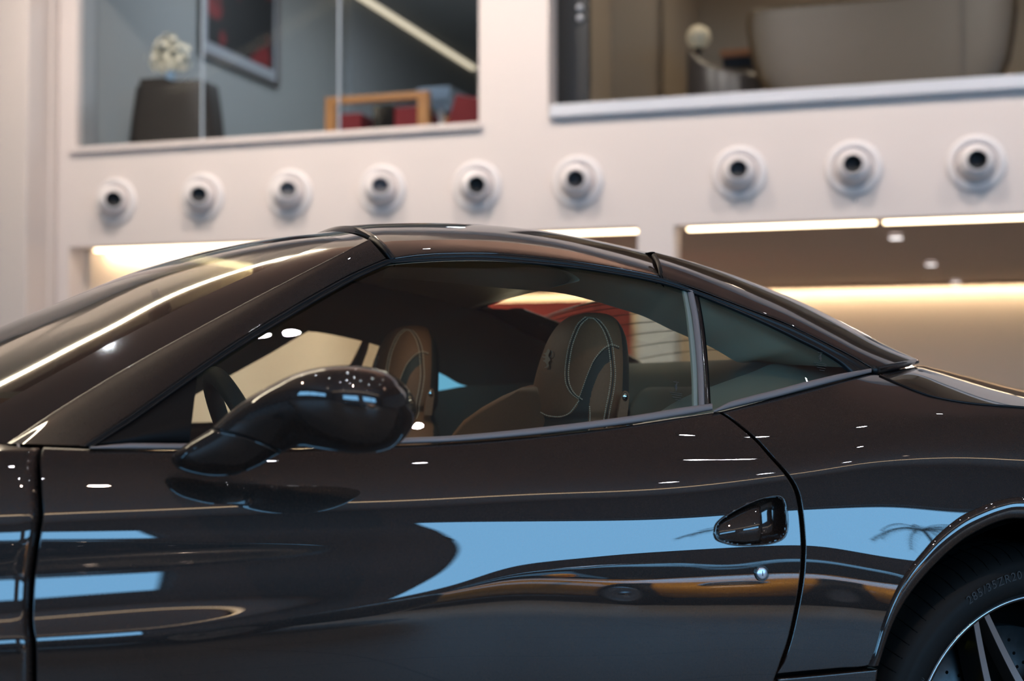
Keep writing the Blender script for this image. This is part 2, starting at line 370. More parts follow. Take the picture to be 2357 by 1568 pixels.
def loft2(a, b, nu, nv, roll=(1, 1, 1, 1), fn=bodyY, px=2.2, drop=0.0035, mid=None):
    """grid between px polylines a (top) and b (bottom) on surface fn; borders rolled inwards (top, bottom, left, right)"""
    A = crom(a, nu); Bb = crom(b, nu); Mi = crom(mid, nu) if mid is not None else None
    hgt = np.linalg.norm(A-Bb, axis=1).mean(); L = np.linalg.norm(np.diff(A, axis=0), axis=1).sum()
    ev = px/hgt; eu = px/L
    vv = np.concatenate([[0, ev*.35, ev], np.linspace(0, 1, nv)[1:-1], [1-ev, 1-ev*.35, 1]])
    uu = np.concatenate([[0, eu*.35, eu], np.linspace(0, 1, nu)[1:-1], [1-eu, 1-eu*.35, 1]])
    vv = np.sort(vv); uu = np.sort(uu)
    idx = uu*(nu-1)
    Au = np.stack([np.interp(idx, np.arange(nu), A[:, k]) for k in (0, 1)], 1); Bu = np.stack([np.interp(idx, np.arange(nu), Bb[:, k]) for k in (0, 1)], 1)
    pp = Au[None]*(1-vv[:, None, None])+Bu[None]*vv[:, None, None]
    if Mi is not None:
        Mu = np.stack([np.interp(idx, np.arange(nu), Mi[:, k]) for k in (0, 1)], 1)
        pp = pp+(Mu-(Au+Bu)/2)[None]*(4*vv*(1-vv))[:, None, None]
    g = hitS(pp[..., 0], pp[..., 1], fn, 60)
    prof = {0: drop, 1: drop*.30, 2: 0.0}
    def offs(n, r0, r1):
        o = np.zeros(n)
        for k, v in prof.items():
            if r0: o[k] = max(o[k], v)
            if r1: o[n-1-k] = max(o[n-1-k], v)
        return o
    ov = offs(len(vv), roll[0], roll[1]); ou = offs(len(uu), roll[2], roll[3])
    g[..., 1] += np.maximum(ov[:, None], ou[None, :])
    # flange going in
    rows = [g]
    return g
def add_flange(mb, g, depth=0.016):
    per = np.concatenate([g[0, :], g[1:, -1], g[-1, -2::-1], g[-2:0:-1, 0]]); inn = per.copy(); inn[:, 1] += depth
    mb.grid(np.stack([per, inn]), closev=True)
def mirror_mesh(o, name=None, parent=None):
    me = o.data.copy(); n = len(me.vertices); co = np.empty(n*3); me.vertices.foreach_get('co', co); co = co.reshape(-1, 3); co[:, 1] = 2*YC-co[:, 1]
    me.vertices.foreach_set('co', co.ravel()); me.flip_normals(); me.update()
    d = bpy.data.objects.new(name or o.name.split('.')[0], me); C.objects.link(d); d.parent = parent or o.parent
    return d
# ------------------------------------------------------------------ the room
def wf(s_, d, z): return W(s_, z, d)
def struct(mb, name, m, **k): return tag(mb.build(name, m, **k), kind='structure')
zl = np.mean([whit(175, 338)[1], whit(640, 312)[1], whit(1100, 286)[1]])       # bottom of the upper openings
zr_top = np.mean([whit(1265, 238)[1], whit(1800, 207)[1], whit(2300, 181)[1]])  # top of the aluminium channel
zf = np.mean([whit(200, 566)[1], whit(1465, 522)[1], whit(1575, 519)[1], whit(2350, 493)[1]])   # top of the lower openings
sX = lambda px, d=0.0, py=300: whit(px, py, d)[0]
s_l0, s_l1 = sX(176), sX(1102)
s_r0 = sX(1262); s_r1 = sX(2900)
n_l0, n_l1 = sX(158, py=700), sX(1468, py=700)
n_r0, n_r1 = sX(1552, py=700), sX(2900, py=700)
ZTOP = 5.0; ZC = 6.4; T = 0.25
SL, SR = sX(-900), sX(3600)
mb = MB()
mb.box(SL, SR, 0, T, zf, zl, wf)
mb.box(SL, s_l0, 0, T, zl, ZTOP, wf); mb.box(s_l1, s_r0, 0, T, zl, ZTOP, wf); mb.box(s_r1, SR, 0, T, zl, ZTOP, wf)
mb.box(SL, SR, 0, T, ZTOP, ZC, wf)
mb.box(SL, n_l0, 0, T, 0, zf, wf); mb.box(n_l1, n_r0, 0, T, 0, zf, wf); mb.box(n_r1, SR, 0, T, 0, zf, wf)
struct(mb, 'wall_back', 'wall_white')
# projecting column at the left end of the wall
struct(MB().box(sX(-420), sX(62, -0.45), -0.45, 0.0, 0, ZC, wf), 'column_left', 'column_white', bevel=0.02)
struct(MB().box(sX(-420), sX(118, -0.12), -0.12, 0.0, 0, ZC, wf), 'pilaster_left', 'column_white', bevel=0.015)
# sill under the left opening, reveals
struct(MB().box(s_l0-0.05, s_l1+0.03, -0.05, 0.10, zl-0.055, zl+0.0, wf), 'trim_1', 'wall_white', bevel=0.008)
struct(MB().box(s_r0+0.02, s_r1, -0.03, 0.10, zl+0.01, zr_top, wf).box(s_r0+0.02, s_r1, -0.06, 0.0, zl-0.0, zl+0.035, wf), 'trim_2', 'aluminium', bevel=0.006)
# floor and ceiling
mat('wall_umber', (0.16, 0.125, 0.115), rough=0.8)
X0, X1, Y0, Y1 = -11.0, 20.0, -9.0, 30.0
struct(MB().box(X0, X1, Y0, Y1, -0.1, 0), 'floor', 'floor_tile')
struct(MB().box(X0, X1, Y0-0.3, 9.15, ZC, ZC+0.15), 'ceiling', 'ceiling_brown')
struct(MB().box(X0, X1, 9.15, Y1, ZC+0.02, ZC+0.15), 'ceiling_rear', 'wall_white')  # white colour stands in for the brightly lit part of the ceiling
t = empty('ceiling_line_light', (-3.6, 9.22, ZC-0.02), math.radians(2)); tag(t, 'bright continuous line light where the brown ceiling meets the white one', 'light')
MB().box(-7, 4.6, -0.13, 0.13, -0.03, 0.0).build('diffuser', 'led_ceiling', t); MB().box(-7.02, 4.62, -0.15, 0.15, 0.0, 0.04).build('channel', 'aluminium', t)
mb = MB()
for a_, b_, c_, d_ in ((Y0, -5.0, 0, ZC), (2.0, Y1, 0, ZC), (-5.0, 2.0, 0, 2.2), (-5.0, 2.0, 4.4, ZC)): mb.box(X0-0.2, X0, a_, b_, c_, d_)
struct(mb, 'wall_left', 'wall_umber')
f = MB()
for y_ in (-4.97, -2.6, -0.3, 1.97): f.box(X0-0.15, X0-0.08, y_-0.03, y_+0.03, 2.2, 4.4)
for z_ in (2.23, 4.37): f.box(X0-0.15, X0-0.08, -5.0, 2.0, z_-0.03, z_+0.03)
struct(f, 'window_7', 'window_frame')
struct(MB().box(X1, X1+0.2, Y0, Y1, 0, ZC), 'wall_right', 'wall_white')
struct(MB().box(X0, X1, Y1, Y1+0.2, 0, ZC), 'wall_far', 'wall_white')
# window wall behind the camera: sill band, header, piers
WZ0, WZ1 = 2.0, 4.7
OP = [(-4.4, 2.2), (3.9, 11.5)]
mb = MB(); mb.box(X0, X1, Y0-0.3, Y0, 0, WZ0); mb.box(X0, X1, Y0-0.3, Y0, WZ1, ZC)
xs = [X0]+[v for o_ in OP for v in o_]+[X1]
for a, b in zip(xs[0::2], xs[1::2]): mb.box(a, b, Y0-0.3, Y0, WZ0, WZ1)
mat('wall_umber', (0.16, 0.125, 0.115), rough=0.8)
struct(mb, 'wall_front', 'wall_umber')
for k, (a, b) in enumerate(OP):
    f = MB()
    for x in (a+0.03, b-0.03): f.box(x-0.03, x+0.03, Y0-0.2, Y0-0.1, WZ0, WZ1)
    for z in (WZ0+0.03, WZ1-0.03): f.box(a, b, Y0-0.2, Y0-0.1, z-0.03, z+0.03)
    if b-a > 5:
        f.box(11.2, 11.26, Y0-0.2, Y0-0.1, WZ0, WZ1)
    else:
        f.box(0.5, 0.75, Y0-0.2, Y0-0.1, WZ0, WZ1)
    o = struct(f, 'window_%d' % (k+1), 'window_frame')
# warm cove line where ceiling and window wall meet
t = empty('cove_light', (0, -6.3, ZC-0.1)); tag(t, 'long warm light line running along the brown ceiling', 'light')
MB().box(-9, 13, -0.075, 0.075, 0.0, 0.05).build('diffuser', 'led_line', t)
MB().box(-9, 13, -0.10, 0.10, 0.05, 0.10).build('housing', 'lamp_body', t)

# upper left room
D1 = 11.0; ZU = 6.38
zfl = zl-0.02
mb = MB()
sL = s_l0-0.02
sMid = (s_l1+s_r0)/2
struct(MB().box(sL-0.1, sMid-0.05, T, D1+3, zfl-0.15, zfl, wf), 'floor_upstairs_left', 'room_slate')
struct(MB().box(sL-0.12, sL-0.0, T, D1+3, zfl, 6.9, wf), 'wall_upstairs_left', 'room_blue')
struct(MB().box(sL, sMid-0.05, D1, D1+0.1, zfl, 6.9, wf), 'wall_upstairs_back', 'room_slate')
struct(MB().box(sMid-0.05, sMid+0.05, T, D1+3, zfl, 6.9, wf), 'wall_upstairs_middle', 'room_taupe')
struct(MB().box(sL, sL+0.10, 6.0, D1, zfl, ZU-0.12, wf), 'trim_7', 'room_slate')
struct(MB().box(s_l0-0.01, s_l0+0.012, 0.08, T+0.02, zl, ZTOP, wf), 'trim_3', 'room_slate')
# right upstairs room: beige wall on the left, corner, back wall
struct(MB().box(sMid+0.05, SR, T, 7.5, zfl-0.15, zfl, wf), 'floor_upstairs_right', 'room_taupe')
DR = 3.2
struct(MB().box(sMid+0.05, sX(1525, DR), DR, DR+0.1, zfl, 6.9, wf), 'wall_upstairs_corner', 'room_taupe')
mb = MB(); a = sX(1525, DR); mb.box(a-0.08, a, DR, 5.4, zfl, 6.9, wf); mb.box(a, SR, 5.4, 5.5, zfl, 6.9, wf)
struct(mb, 'wall_upstairs_right', 'room_taupe')
# ceilings of the upstairs rooms with a light line

struct(MB().box(sL, sMid-0.05, T, D1, ZU, ZU+0.1, wf), 'ceiling_upstairs_left', 'room_slate')
struct(MB().box(sMid+0.05, SR, T, 5.4, ZU, ZU+0.1, wf), 'ceiling_upstairs_right', 'room_taupe')
def hz(px, py, z):
    r = ray(px, py); tt = (z-CAM[2])/r[2]; return CAM+r*tt
a = W(sL+0.10, ZU-0.05, 0.4); b = W(sL+0.10, ZU-0.05, D1-0.1)
t = empty('ceiling_light_line', tuple(a)); tag(t, 'pale diagonal light strip along the top of the left upstairs side wall', 'light')
d = (b-a); n_ = np.array([-d[1], d[0], 0]); n_ /= np.linalg.norm(n_); d2 = d; a2 = -d*0.0
def strip(a_, b_, wd, z0, z1):
    q = MB(); vs = [(*(p+n_*s_*wd)[:2], z) for z in (z0, z1) for p in (a_, b_) for s_ in (-1, 1)]
    q.add(vs, [(0, 1, 3, 2), (4, 6, 7, 5), (0, 2, 6, 4), (1, 5, 7, 3), (0, 4, 5, 1), (2, 3, 7, 6)]); return q
strip(a2, d2, 0.05, 0.0, 0.03).build('diffuser', 'led_cool', t)
strip(a2, d2, 0.07, 0.028, 0.05).build('channel', 'aluminium', t)
# glass panes of the openings
def pane(name, s0, s1, z0, z1, d, joints):
    o = struct(MB().box(s0, s1, d, d+0.012, z0, z1, wf), name, 'room_glass')
    return o
jp = [sX(465, 0.06), sX(780, 0.06)]; ed = [s_l0]+jp+[s_l1]
for k in range(3): pane('window_%d' % (3+k), ed[k]+0.006, ed[k+1]-0.006, zl, ZTOP, 0.06, None)
mat('joint', (0.42, 0.50, 0.58), rough=0.3)
for k, s_ in enumerate(jp): struct(MB().box(s_-0.006, s_+0.006, 0.055, 0.078, zl, ZTOP, wf), 'trim_%d' % (4+k), 'joint')
pane('window_6', s_r0+0.03, s_r1, zr_top-0.05, ZTOP, 0.03, None)
# light in upstairs rooms: ceiling spots built there
def downlight(p, r, m, name='downlight', label=None, group=None, power=None, col=(1, .9, .8)):
    t = empty(name, tuple(p)); tag(t, label, 'ceiling light', group)
    q = MB(); q.lathe([(0.001, -0.004), (r, -0.004), (r, 0.0)], 24); q.build('lens', m, t)
    q = MB(); q.lathe([(r, -0.006), (r*1.25, -0.006), (r*1.25, 0.02), (r, 0.02), (r, -0.006)], 24); q.build('bezel', 'lamp_body', t)
    return t
mat('lamp_room', (1, 1, 1), emit=(1.0, 0.92, 0.82), es=22.0)
c_l = (sL+sMid)/2
ROOMLAB = ['round recessed lamp in the ceiling of the left upstairs room, nearer the showroom', 'round recessed lamp in the ceiling of the left upstairs room, deeper inside',
           'round recessed lamp above the taupe sofa', 'round recessed lamp above the small grey armchair']
for (s_, d_), lab, cc, en in zip([(c_l-0.3, 2.0), (c_l+0.3, 4.6), (sX(2100, 2.0), 3.2), (sX(1560, 1.5), 1.8)], ROOMLAB, [(.80, .90, 1.0), (.80, .90, 1.0), (1, .80, .56), (1, .80, .56)], [60, 60, 38, 22]):
    p = W(s_, ZU-0.001, d_); downlight(p, 0.06, 'lamp_room', label=lab)
    l = lamp('room_lamp', 'AREA', (p[0], p[1], p[2]-0.03), (p[0], p[1], 0), en, cc, shape='DISK', size=0.5)

# lower openings: two deep lit rooms below the bulkhead
DN = 9.2
zb = zf
struct(MB().box(n_l0-0.1, n_r1+3, T, DN+0.3, zb+0.12, zb+0.22, wf), 'ceiling_under', 'soffit')
struct(MB().box(n_l0-0.02, n_l0+0.06, T, DN, 0, zb+0.12, wf), 'wall_under_left', 'niche_wall')
struct(MB().box(n_l0, n_r1+3, DN, DN+0.1, 0, zb+0.12, wf), 'wall_under_back', 'niche_wall')
def led(name, s0, s1, d, z, m, lab, h=0.05, dd=0.05):
    p = W((s0+s1)/2, z, d); t = empty(name, tuple(p), WROT); tag(t, lab, 'light strip', 'warm light strips under the bulkhead')
    L = (s1-s0)/2
    cuts = [-L] + ([-L*0.2] if L > 1.5 else []) + ([L*0.45] if L > 1.5 else []) + [L]
    for a_, b_ in zip(cuts[:-1], cuts[1:]): MB().box(a_+0.03, b_-0.03, -dd/2, dd/2, -h/2, h/2).build('diffuser', m, t)
    MB().box(-L, L, -dd/2, dd/2, h/2, h/2+0.02).build('channel', 'aluminium', t)
led('light_strip', n_l0+0.10, n_l1-0.02, 0.24, zf+0.005, 'led_warm', 'warm light strip along the top of the lower left opening')
led('light_strip', n_r0+0.04, n_r1-0.3, 0.24, zf+0.005, 'led_warm', 'warm light strip along the top of the lower right opening')
# grazing light at the top of the under-room back wall and left side wall
mat('led_cove', (1, 1, 1), emit=(1.0, 0.78, 0.50), es=52.0)
def cove(s0, s1, d0, d1, z, lab):
    p = W(s0, z, d0); t = empty('cove_strip', tuple(p), WROT); tag(t, lab, 'light strip')
    MB().box(0, s1-s0, 0, d1-d0, -0.015, 0.015).build('diffuser', 'led_cove', t)
    MB().box(0, s1-s0, 0, d1-d0, 0.015, 0.03).build('channel', 'aluminium', t)
cove(n_l0+0.2, n_r1+2.5, DN-0.12, DN-0.08, whit(2100, 661, DN-0.28)[1]+0.06, 'hidden warm strip washing the back wall of the lower openings')
cove(n_l0+0.14, n_l0+0.18, 0.5, DN-0.3, zb+0.07, 'hidden warm strip washing the side wall of the lower left opening')
# header boards hiding the cove strips
struct(MB().box(n_l0+0.06, n_r1+3, DN-0.30, DN-0.26, whit(2100, 661, DN-0.28)[1], zb+0.12, wf), 'trim_6', 'soffit')
for s_, d_ in ((n_l0+1.6, 2.5), (n_l0+1.6, 5.2), (n_l0+4.2, 4.0), (n_r0+1.5, 4.5), (n_r0+4.5, 4.0)):
    p = W(s_, zb+0.04, d_); lamp('soffit_fill', 'AREA', tuple(p), (p[0], p[1], 0), 55, (1.0, 0.90, 0.80), shape='DISK', size=0.5)  # unseen fill discs added to brighten the lower rooms
# three recessed lamps in the soffit
for (px, py), lab in zip([(2062, 546), (2143, 608), (2200, 650)], ['small square recessed lamp in the brown soffit, nearest to the light strip', 'small square recessed lamp in the middle of the brown soffit row', 'small square recessed lamp in the brown soffit, farthest and dimmest']):
    p = hz(px, py, zb+0.10)
    t = empty('soffit_lamp', tuple(p), WROT); tag(t, lab, 'ceiling light', 'square lamps in the soffit')
    MB().box(-0.055, 0.055, -0.10, 0.10, -0.01, 0.012).build('lens', 'lamp_niche', t)
    q = MB()
    for a_ in (-1, 1): q.box(a_*0.062-0.007, a_*0.062+0.007, -0.115, 0.115, -0.012, 0.012); q.box(-0.069, 0.069, a_*0.108-0.008, a_*0.108+0.008, -0.012, 0.012)
    q.build('bezel', 'wall_white', t)
# red display wall seen through the car's rear window, blue screen
r0, r1 = sX(1010, 3.0, 760), sX(1452, 3.0, 760)
zt = whit(1250, 692, 3.0)[1]
t = empty('display_wall', tuple(W((r0+r1)/2, 0, 3.0)), WROT); tag(t, 'glossy red display wall standing behind the car in the lower opening', 'display wall')
L = (r1-r0)/2
MB().box(-L, L, 0, 0.08, 0.12, zt).build('panel', 'red_panel', t, bevel=0.01); MB().box(-L, L, -0.12, 0.2, 0, 0.12).build('plinth', 'black_gloss', t)
for a_ in (-0.33, 0.33): MB().box(a_*L*2-0.006, a_*L*2+0.006, -0.004, 0.0, 0.13, zt-0.01).build('seam', 'gap_black', t)
s0, s1 = sX(960, 2.0, 880), sX(1120, 2.0, 880); z1 = whit(1040, 840, 2.0)[1]
t = empty('information_screen', tuple(W((s0+s1)/2, 0, 2.0)), WROT); tag(t, 'blue glowing screen glimpsed through the far side window of the car', 'screen')
L = (s1-s0)/2
MB().box(-L, L, 0, 0.05, 0.5, z1).build('bezel', 'black_gloss', t); MB().box(-L+0.02, L-0.02, -0.004, 0.0, 0.52, z1-0.02).build('display', 'screen_blue', t)
MB().box(-0.05, 0.05, 0, 0.05, 0, 0.5).box(-0.3, 0.3, -0.2, 0.25, 0, 0.02).build('stand', 'black_gloss', t)

# ------------------------------------------------------------------ eyeball air nozzles
NZ = [((266, 465), (262, 458), 'nozzle_dark', 'at the left end of the bulkhead row'), ((466, 455), (457, 447), 'nozzle_mid', 'on the bulkhead right under the dark tub cabinet'),
      ((667, 447), (663, 433), 'nozzle_grey', 'with a pale throat, below the framed picture'), ((880, 438), (876, 425), 'nozzle_grey', 'with a pale throat, below the orange wooden armchair'),
      ((1098, 430), (1098, 425), 'nozzle_dark', 'with a black throat, below the right corner of the left opening'), ((1330, 419), (1324, 411), 'nozzle_mid', 'below the dark upstairs door, last before the gap'),
      ((1702, 400), (1699, 387), 'nozzle_mid', 'first after the gap, below the small grey armchair'), ((1965, 388), (1963, 375), 'nozzle_dark', 'second from the right end, below the sofa'),
      ((2247, 377), (2251, 366), 'nozzle_dark', 'at the right end of the row, largest in view')]
mat('nozzle_mid', (0.04, 0.037, 0.038), rough=0.6)
WN = -WA
for (pc, th, tm, lab) in NZ:
    s_, z_ = whit(*pc); c0 = W(s_, z_, 0.0)
    t = empty('air_nozzle', tuple(c0), WROT); tag(t, 'white swivelling air nozzle '+lab, 'air vent', 'air nozzles along the bulkhead')
    R1 = 0.222; RB = 0.140; bc = np.array([0, -0.055, 0.0])
    fr = lambda x, y, z: (x, -z, y)
    prof = [(R1, 0.0), (R1*1.0, 0.008), (R1*0.97, 0.020), (R1*0.90, 0.030), (R1*0.84, 0.032), (R1*0.78, 0.024), (RB*1.06, 0.006), (RB*1.03, 0.0)]
    MB().lathe(prof, 56, fr).build('flange', 'nozzle_white', t, smooth=True)
    # aim the throat at the traced spot
    bw = c0-WA*0.055; r = ray(*th); r = r/np.linalg.norm(r); oc = CAM-bw; bq = oc@r; cc = oc@oc-(RB*1.0)**2; disc = bq*bq-cc
    tt = -bq-math.sqrt(max(disc, 0)); hitp = CAM+r*tt; dv = (hitp-bw); dv /= np.linalg.norm(dv)
    dl = np.array([dv@np.array([WU[0], WU[1], 0]), dv@np.array([WA[0], WA[1], 0]), dv[2]])
    q = Vector(tuple(dl)).to_track_quat('Z', 'Y').to_matrix()
    fb = lambda x, y, z: tuple(np.array(q@Vector((x, y, z)))+bc)
    rt = 0.076; a0 = math.asin((rt+0.012)/RB)
    pr = [(RB*math.sin(a), RB*math.cos(a)) for a in np.linspace(PI*0.72, a0, 22)]
    h0 = pr[-1][1]; pr += [(rt+0.006, h0+0.008), (rt, h0+0.004)]
    MB().lathe(pr, 48, fb).build('ball', 'nozzle_white', t, smooth=True)
    MB().lathe([(rt, h0+0.004), (rt*0.96, h0-0.03), (rt*0.85, h0-0.075), (0.001, h0-0.075)], 40, fb).build('throat', tm, t, smooth=True)

# ------------------------------------------------------------------ upstairs furniture
def wroot(name, px, py, d, z, lab, cat):
    s_ = whit(px, py, d)[0]; t = empty(name, tuple(W(s_, z, d)), WROT); tag(t, lab, cat); return t
def sc_(d): return FPX/(12.0+d*math.cos(TH))     # px per metre around the view axis (near enough for the furniture)
# tub shaped cabinet with flowers
t = wroot('tub_cabinet', 408, 250, 0.62, zfl, 'dark brown tapered cabinet standing in the upstairs window', 'cabinet')
Hc = whit(410, 197, 0.62)[1]-zfl
k_ = 1.0
g = []
for h, a_, b_ in [(0, .475, .22), (0.25*Hc, .46, .215), (0.6*Hc, .43, .21), (0.93*Hc, .395, .20), (0.98*Hc, .39, .195), (Hc, .375, .185), (Hc, 0.001, 0.001)]:
    g.append([(a_*np.sign(math.cos(u))*abs(math.cos(u))**.45, b_*np.sign(math.sin(u))*abs(math.sin(u))**.45, h) for u in np.linspace(0, 2*PI, 64, endpoint=False)])
MB().grid(g, closev=True).build('body', 'cabinet_brown', t, smooth=True)
MB().box(-.32, -0.05, -.17, .16, Hc, Hc+.055).build('raised_top', 'cabinet_brown', t, bevel=0.012)
t2 = wroot('flower_vase', 392, 190, 0.62, zfl+Hc+.056, 'glass vase of white blossoms on the dark tub cabinet', 'vase of flowers')
t2.location = t2.location + Vector((0, 0, 0))
MB().lathe([(0.001, 0.0), (.035, 0.0), (.045, .04), (.038, .09), (.030, .11), (.034, .125), (.029, .125), (.026, .10), (0.001, .09)], 24).build('vase', 'vase_glass', t2, smooth=True)
mb = MB(); ms = MB(); rnd = random.Random(3)
for i in range(150):
    th_ = rnd.uniform(0, 2*PI); ph = rnd.uniform(0, 1); rr = rnd.uniform(.15, 1)
    x = .23*rr*math.cos(th_)*math.sin(ph*2.4)-.02; y = .19*rr*math.sin(th_)*math.sin(ph*2.4); z = .215+.235*rr*math.cos(ph*2.4)
    nrm = Vector((x, y-.05, z-.2)).normalized()
    for p5 in range(5):
        a5 = 2*PI*p5/5+i; e1 = nrm.orthogonal().normalized(); e2 = nrm.cross(e1); dr = e1*math.cos(a5)+e2*math.sin(a5); sd = nrm.cross(dr)
        c_ = Vector((x, y, z)); L_ = .046
        vs = [c_, c_+dr*L_*.5+sd*L_*.38+nrm*.006, c_+dr*L_+nrm*.012, c_+dr*L_*.5-sd*L_*.38+nrm*.006]
        mb.add(vs, [(0, 1, 2, 3)])
    if i % 6 == 0: ms.tube([(0, 0, .09), (x*.5, y*.5, .2), (x, y, z)], .003, 5)
mb.build('blossoms', 'flower_white', t2); ms.build('stems', 'stem_green', t2)
# picture on the receding side wall
pn = WU; p0 = W(sL+0.03, 0, 0)
def sidehit(px, py, off=0.0):
    r = ray(px, py); tt = ((p0+WU*off-CAM)@pn)/(r@pn); p = CAM+r*tt; return (p-WO)@WA, p[2]
dA, _ = sidehit(460, 60); dB, zB = sidehit(640, 203); _, zA = sidehit(466, 128); zbm = (zA+zB)/2
t = empty('framed_picture', tuple(W(sL+0.0, zbm, (dA+dB)/2)), WROT); tag(t, 'large framed dark and red picture hanging on the upstairs side wall', 'picture')
L = abs(dB-dA)/2; Hp = 1.7
q = MB()
for y0_, y1_, z0_, z1_ in ((-L, L, 0, .05), (-L, L, Hp-.05, Hp), (-L, -L+.05, .05, Hp-.05), (L-.05, L, .05, Hp-.05)): q.box(0.0, .06, y0_, y1_, z0_, z1_)
q.build('frame', 'frame_grey', t, bevel=0.006)
MB().box(.005, .030, -L+.05, L-.05, .05, Hp-.05).build('mount', 'mat_board', t)
m = mat('art', (0.02, 0.015, 0.015), rough=0.5); nt = m.node_tree; tc = nt.nodes.new('ShaderNodeTexCoord'); nn = nt.nodes.new('ShaderNodeTexNoise'); nn.inputs['Scale'].default_value = 2.6; nn.inputs['Detail'].default_value = 1
cr = nt.nodes.new('ShaderNodeValToRGB'); e = cr.color_ramp; e.elements[0].position = .55; e.elements[0].color = (0.012, 0.012, 0.013, 1); e.elements[1].position = .64; e.elements[1].color = (0.20, 0.02, 0.022, 1)
nt.links.new(tc.outputs['Object'], nn.inputs['Vector']); nt.links.new(nn.outputs['Fac'], cr.inputs[0]); nt.links.new(cr.outputs[0], nt.nodes['Principled BSDF'].inputs['Base Color'])
MB().box(.028, .036, -L+.16, L-.13, .19, Hp-.15).build('artwork', 'art', t)
# small framed sheet on the back wall
s_, z_ = whit(1045, 190, D1-0.05)
t = empty('framed_sheet', tuple(W(s_, z_, D1)), WROT); tag(t, 'pale framed sheet on the slate back wall beside the opening edge', 'picture')
MB().box(-.26, .26, -.03, 0, -.26, .20).build('frame', 'frame_grey', t, bevel=0.005); MB().box(-.22, .22, -.034, -.03, -.22, .16).build('sheet', 'mat_board', t)
# wooden armchair with red cushions
d_ = 1.6
t = wroot('wooden_armchair', 870, 250, d_, zfl, 'orange wooden framed armchair with red cushions behind the left upstairs glass', 'armchair')
s0_, zt_ = whit(752, 226, d_); s1_, zt2 = whit(990, 210, d_); L = (s1_-s0_)/2; sc0 = whit(870, 250, d_)[0]; cx = (s0_+s1_)/2-sc0; Ht = (zt_+zt2)/2-zfl
MB().box(cx-L, cx+L, -.04, .04, Ht-.07, Ht).build('back_rail', 'wood', t, bevel=.008)
for x_, ww in ((cx-L+.055, .055), (cx+L-.06, .06)): MB().box(x_-ww, x_+ww, -.04, .04, -.0, Ht-.07).build('leg', 'wood', t, bevel=.006)
for x_ in (cx-L+.055, cx+L-.055): MB().box(x_-.035, x_+.035, .62, .69, 0.0, Ht*.8).build('leg', 'wood', t, bevel=.006)
MB().box(cx-L+.11, cx+L-.12, -.02, .04, .06, .12).build('seat_rail', 'wood', t)
MB().box(cx-L+.10, cx-L+.37, .02, .6, .10, Ht-.16).build('cushion', 'red_fabric', t, bevel=.03)
MB().box(cx+.16, cx+L-.13, .02, .6, .10, Ht-.13).build('cushion', 'red_fabric', t, bevel=.03)
MB().box(cx-.08, cx+.15, .05, .6, .02, Ht-.09).build('seat_shell', 'black_gloss', t, bevel=.02)
t = wroot('red_chair', 728, 255, 2.7, zfl, 'red chair mostly hidden behind the left post of the wooden armchair', 'chair')
MB().box(-.02, .40, -.05, .05, 0.12, .42).build('backrest', 'red_fabric', t, bevel=.03)
MB().box(.0, .38, .05, .50, .12, .22).build('seat', 'red_fabric', t, bevel=.02)
for x_ in (.04, .34): MB().box(x_-.02, x_+.02, .0, .05, 0, .12).build('leg', 'wood', t)
t = wroot('side_table', 1015, 245, 2.85, zfl, 'pale blue topped table between the wooden armchair and the red lounge chair', 'table')
zt_ = whit(1010, 214, 2.85)[1]-zfl
MB().box(-.16, .22, -.3, .35, zt_-.13, zt_).build('table_top', 'pale_blue', t, bevel=.01); MB().box(-.03, .03, -.03, .03, 0, zt_-.13).build('leg', 'aluminium', t)
t = wroot('red_lounge_chair', 1068, 245, 1.5, zfl, 'dark red lounge chair against the right edge of the left upstairs opening', 'chair')
zt_ = whit(1055, 218, 1.5)[1]-zfl
g = [[(x_, y_, z_*zt_) for x_, z_ in ((-.20, 0), (-.16, .55), (-.07, 1.0), (.10, .93), (.30, .9), (.30, 0))] for y_ in (-.06, .10)]
q = MB(); q.add([*g[0], *g[1]], [(0, 1, 2, 3, 4, 5), (11, 10, 9, 8, 7, 6)]+[(i, i+6, (i+1) % 6+6, (i+1) % 6) for i in range(6)]); q.build('backrest', 'red_fabric', t, bevel=.02)
MB().box(-.1, .32, .1, .55, .12, .26).build('seat', 'maroon', t, bevel=.03)
# right room: dark door frame, sofa, armchair, globe lamp, side table
a0_, a1_ = sX(1268, .35, 100), sX(1357, .35, 100)
t = empty('door_1', tuple(W((a0_+a1_)/2, zr_top-0.04, .35)), WROT); tag(t, kind='structure')
L = (a1_-a0_)/2
MB().box(-L, L*.62, -.03, .03, 0, ZU-zr_top).build('door_leaf', 'door_dark', t, bevel=.004); MB().box(L*.66, L, -.05, .05, 0, ZU-zr_top).build('door_frame', 'door_dark', t, bevel=.004)
zk = whit(1342, 18, .3)[1]-zr_top+.04
for dz in (0, -.09): MB().sphere((L*.60, -.06, zk+dz), .028, 14, 8).build('door_knob', 'aluminium', t, smooth=True)
d_ = 1.3
t = wroot('sofa', 2040, 120, d_, zfl, 'long taupe leather sofa seen from behind, filling the right upstairs opening', 'sofa')
t.location.z = zfl
sC = whit(2040, 120, d_)[0]
def rel(px, py): s_, z_ = whit(px, py, d_); return s_-sC, z_-zfl
yl, zt_ = rel(1712, 30); yr, zt3 = rel(2345, -22); bl, zbm_ = rel(1768, 208); br, _ = rel(2300, 180)
zt_ = (rel(1800, 2)[1]+rel(2200, -18)[1])/2
rows = []
for f, e in [(0.0, 0), (.08, .30), (.22, .58), (.42, .78), (.6, .90), (.78, 1.0), (.88, 1.0), (.95, .97), (.985, .91), (1.0, .80)]:
    l_ = bl+(yl-bl)*e; r_ = br+(yr-br)*e; rows.append((f, l_, r_))
g = []
z0_ = max(zbm_-.02, .02)
NN = 80
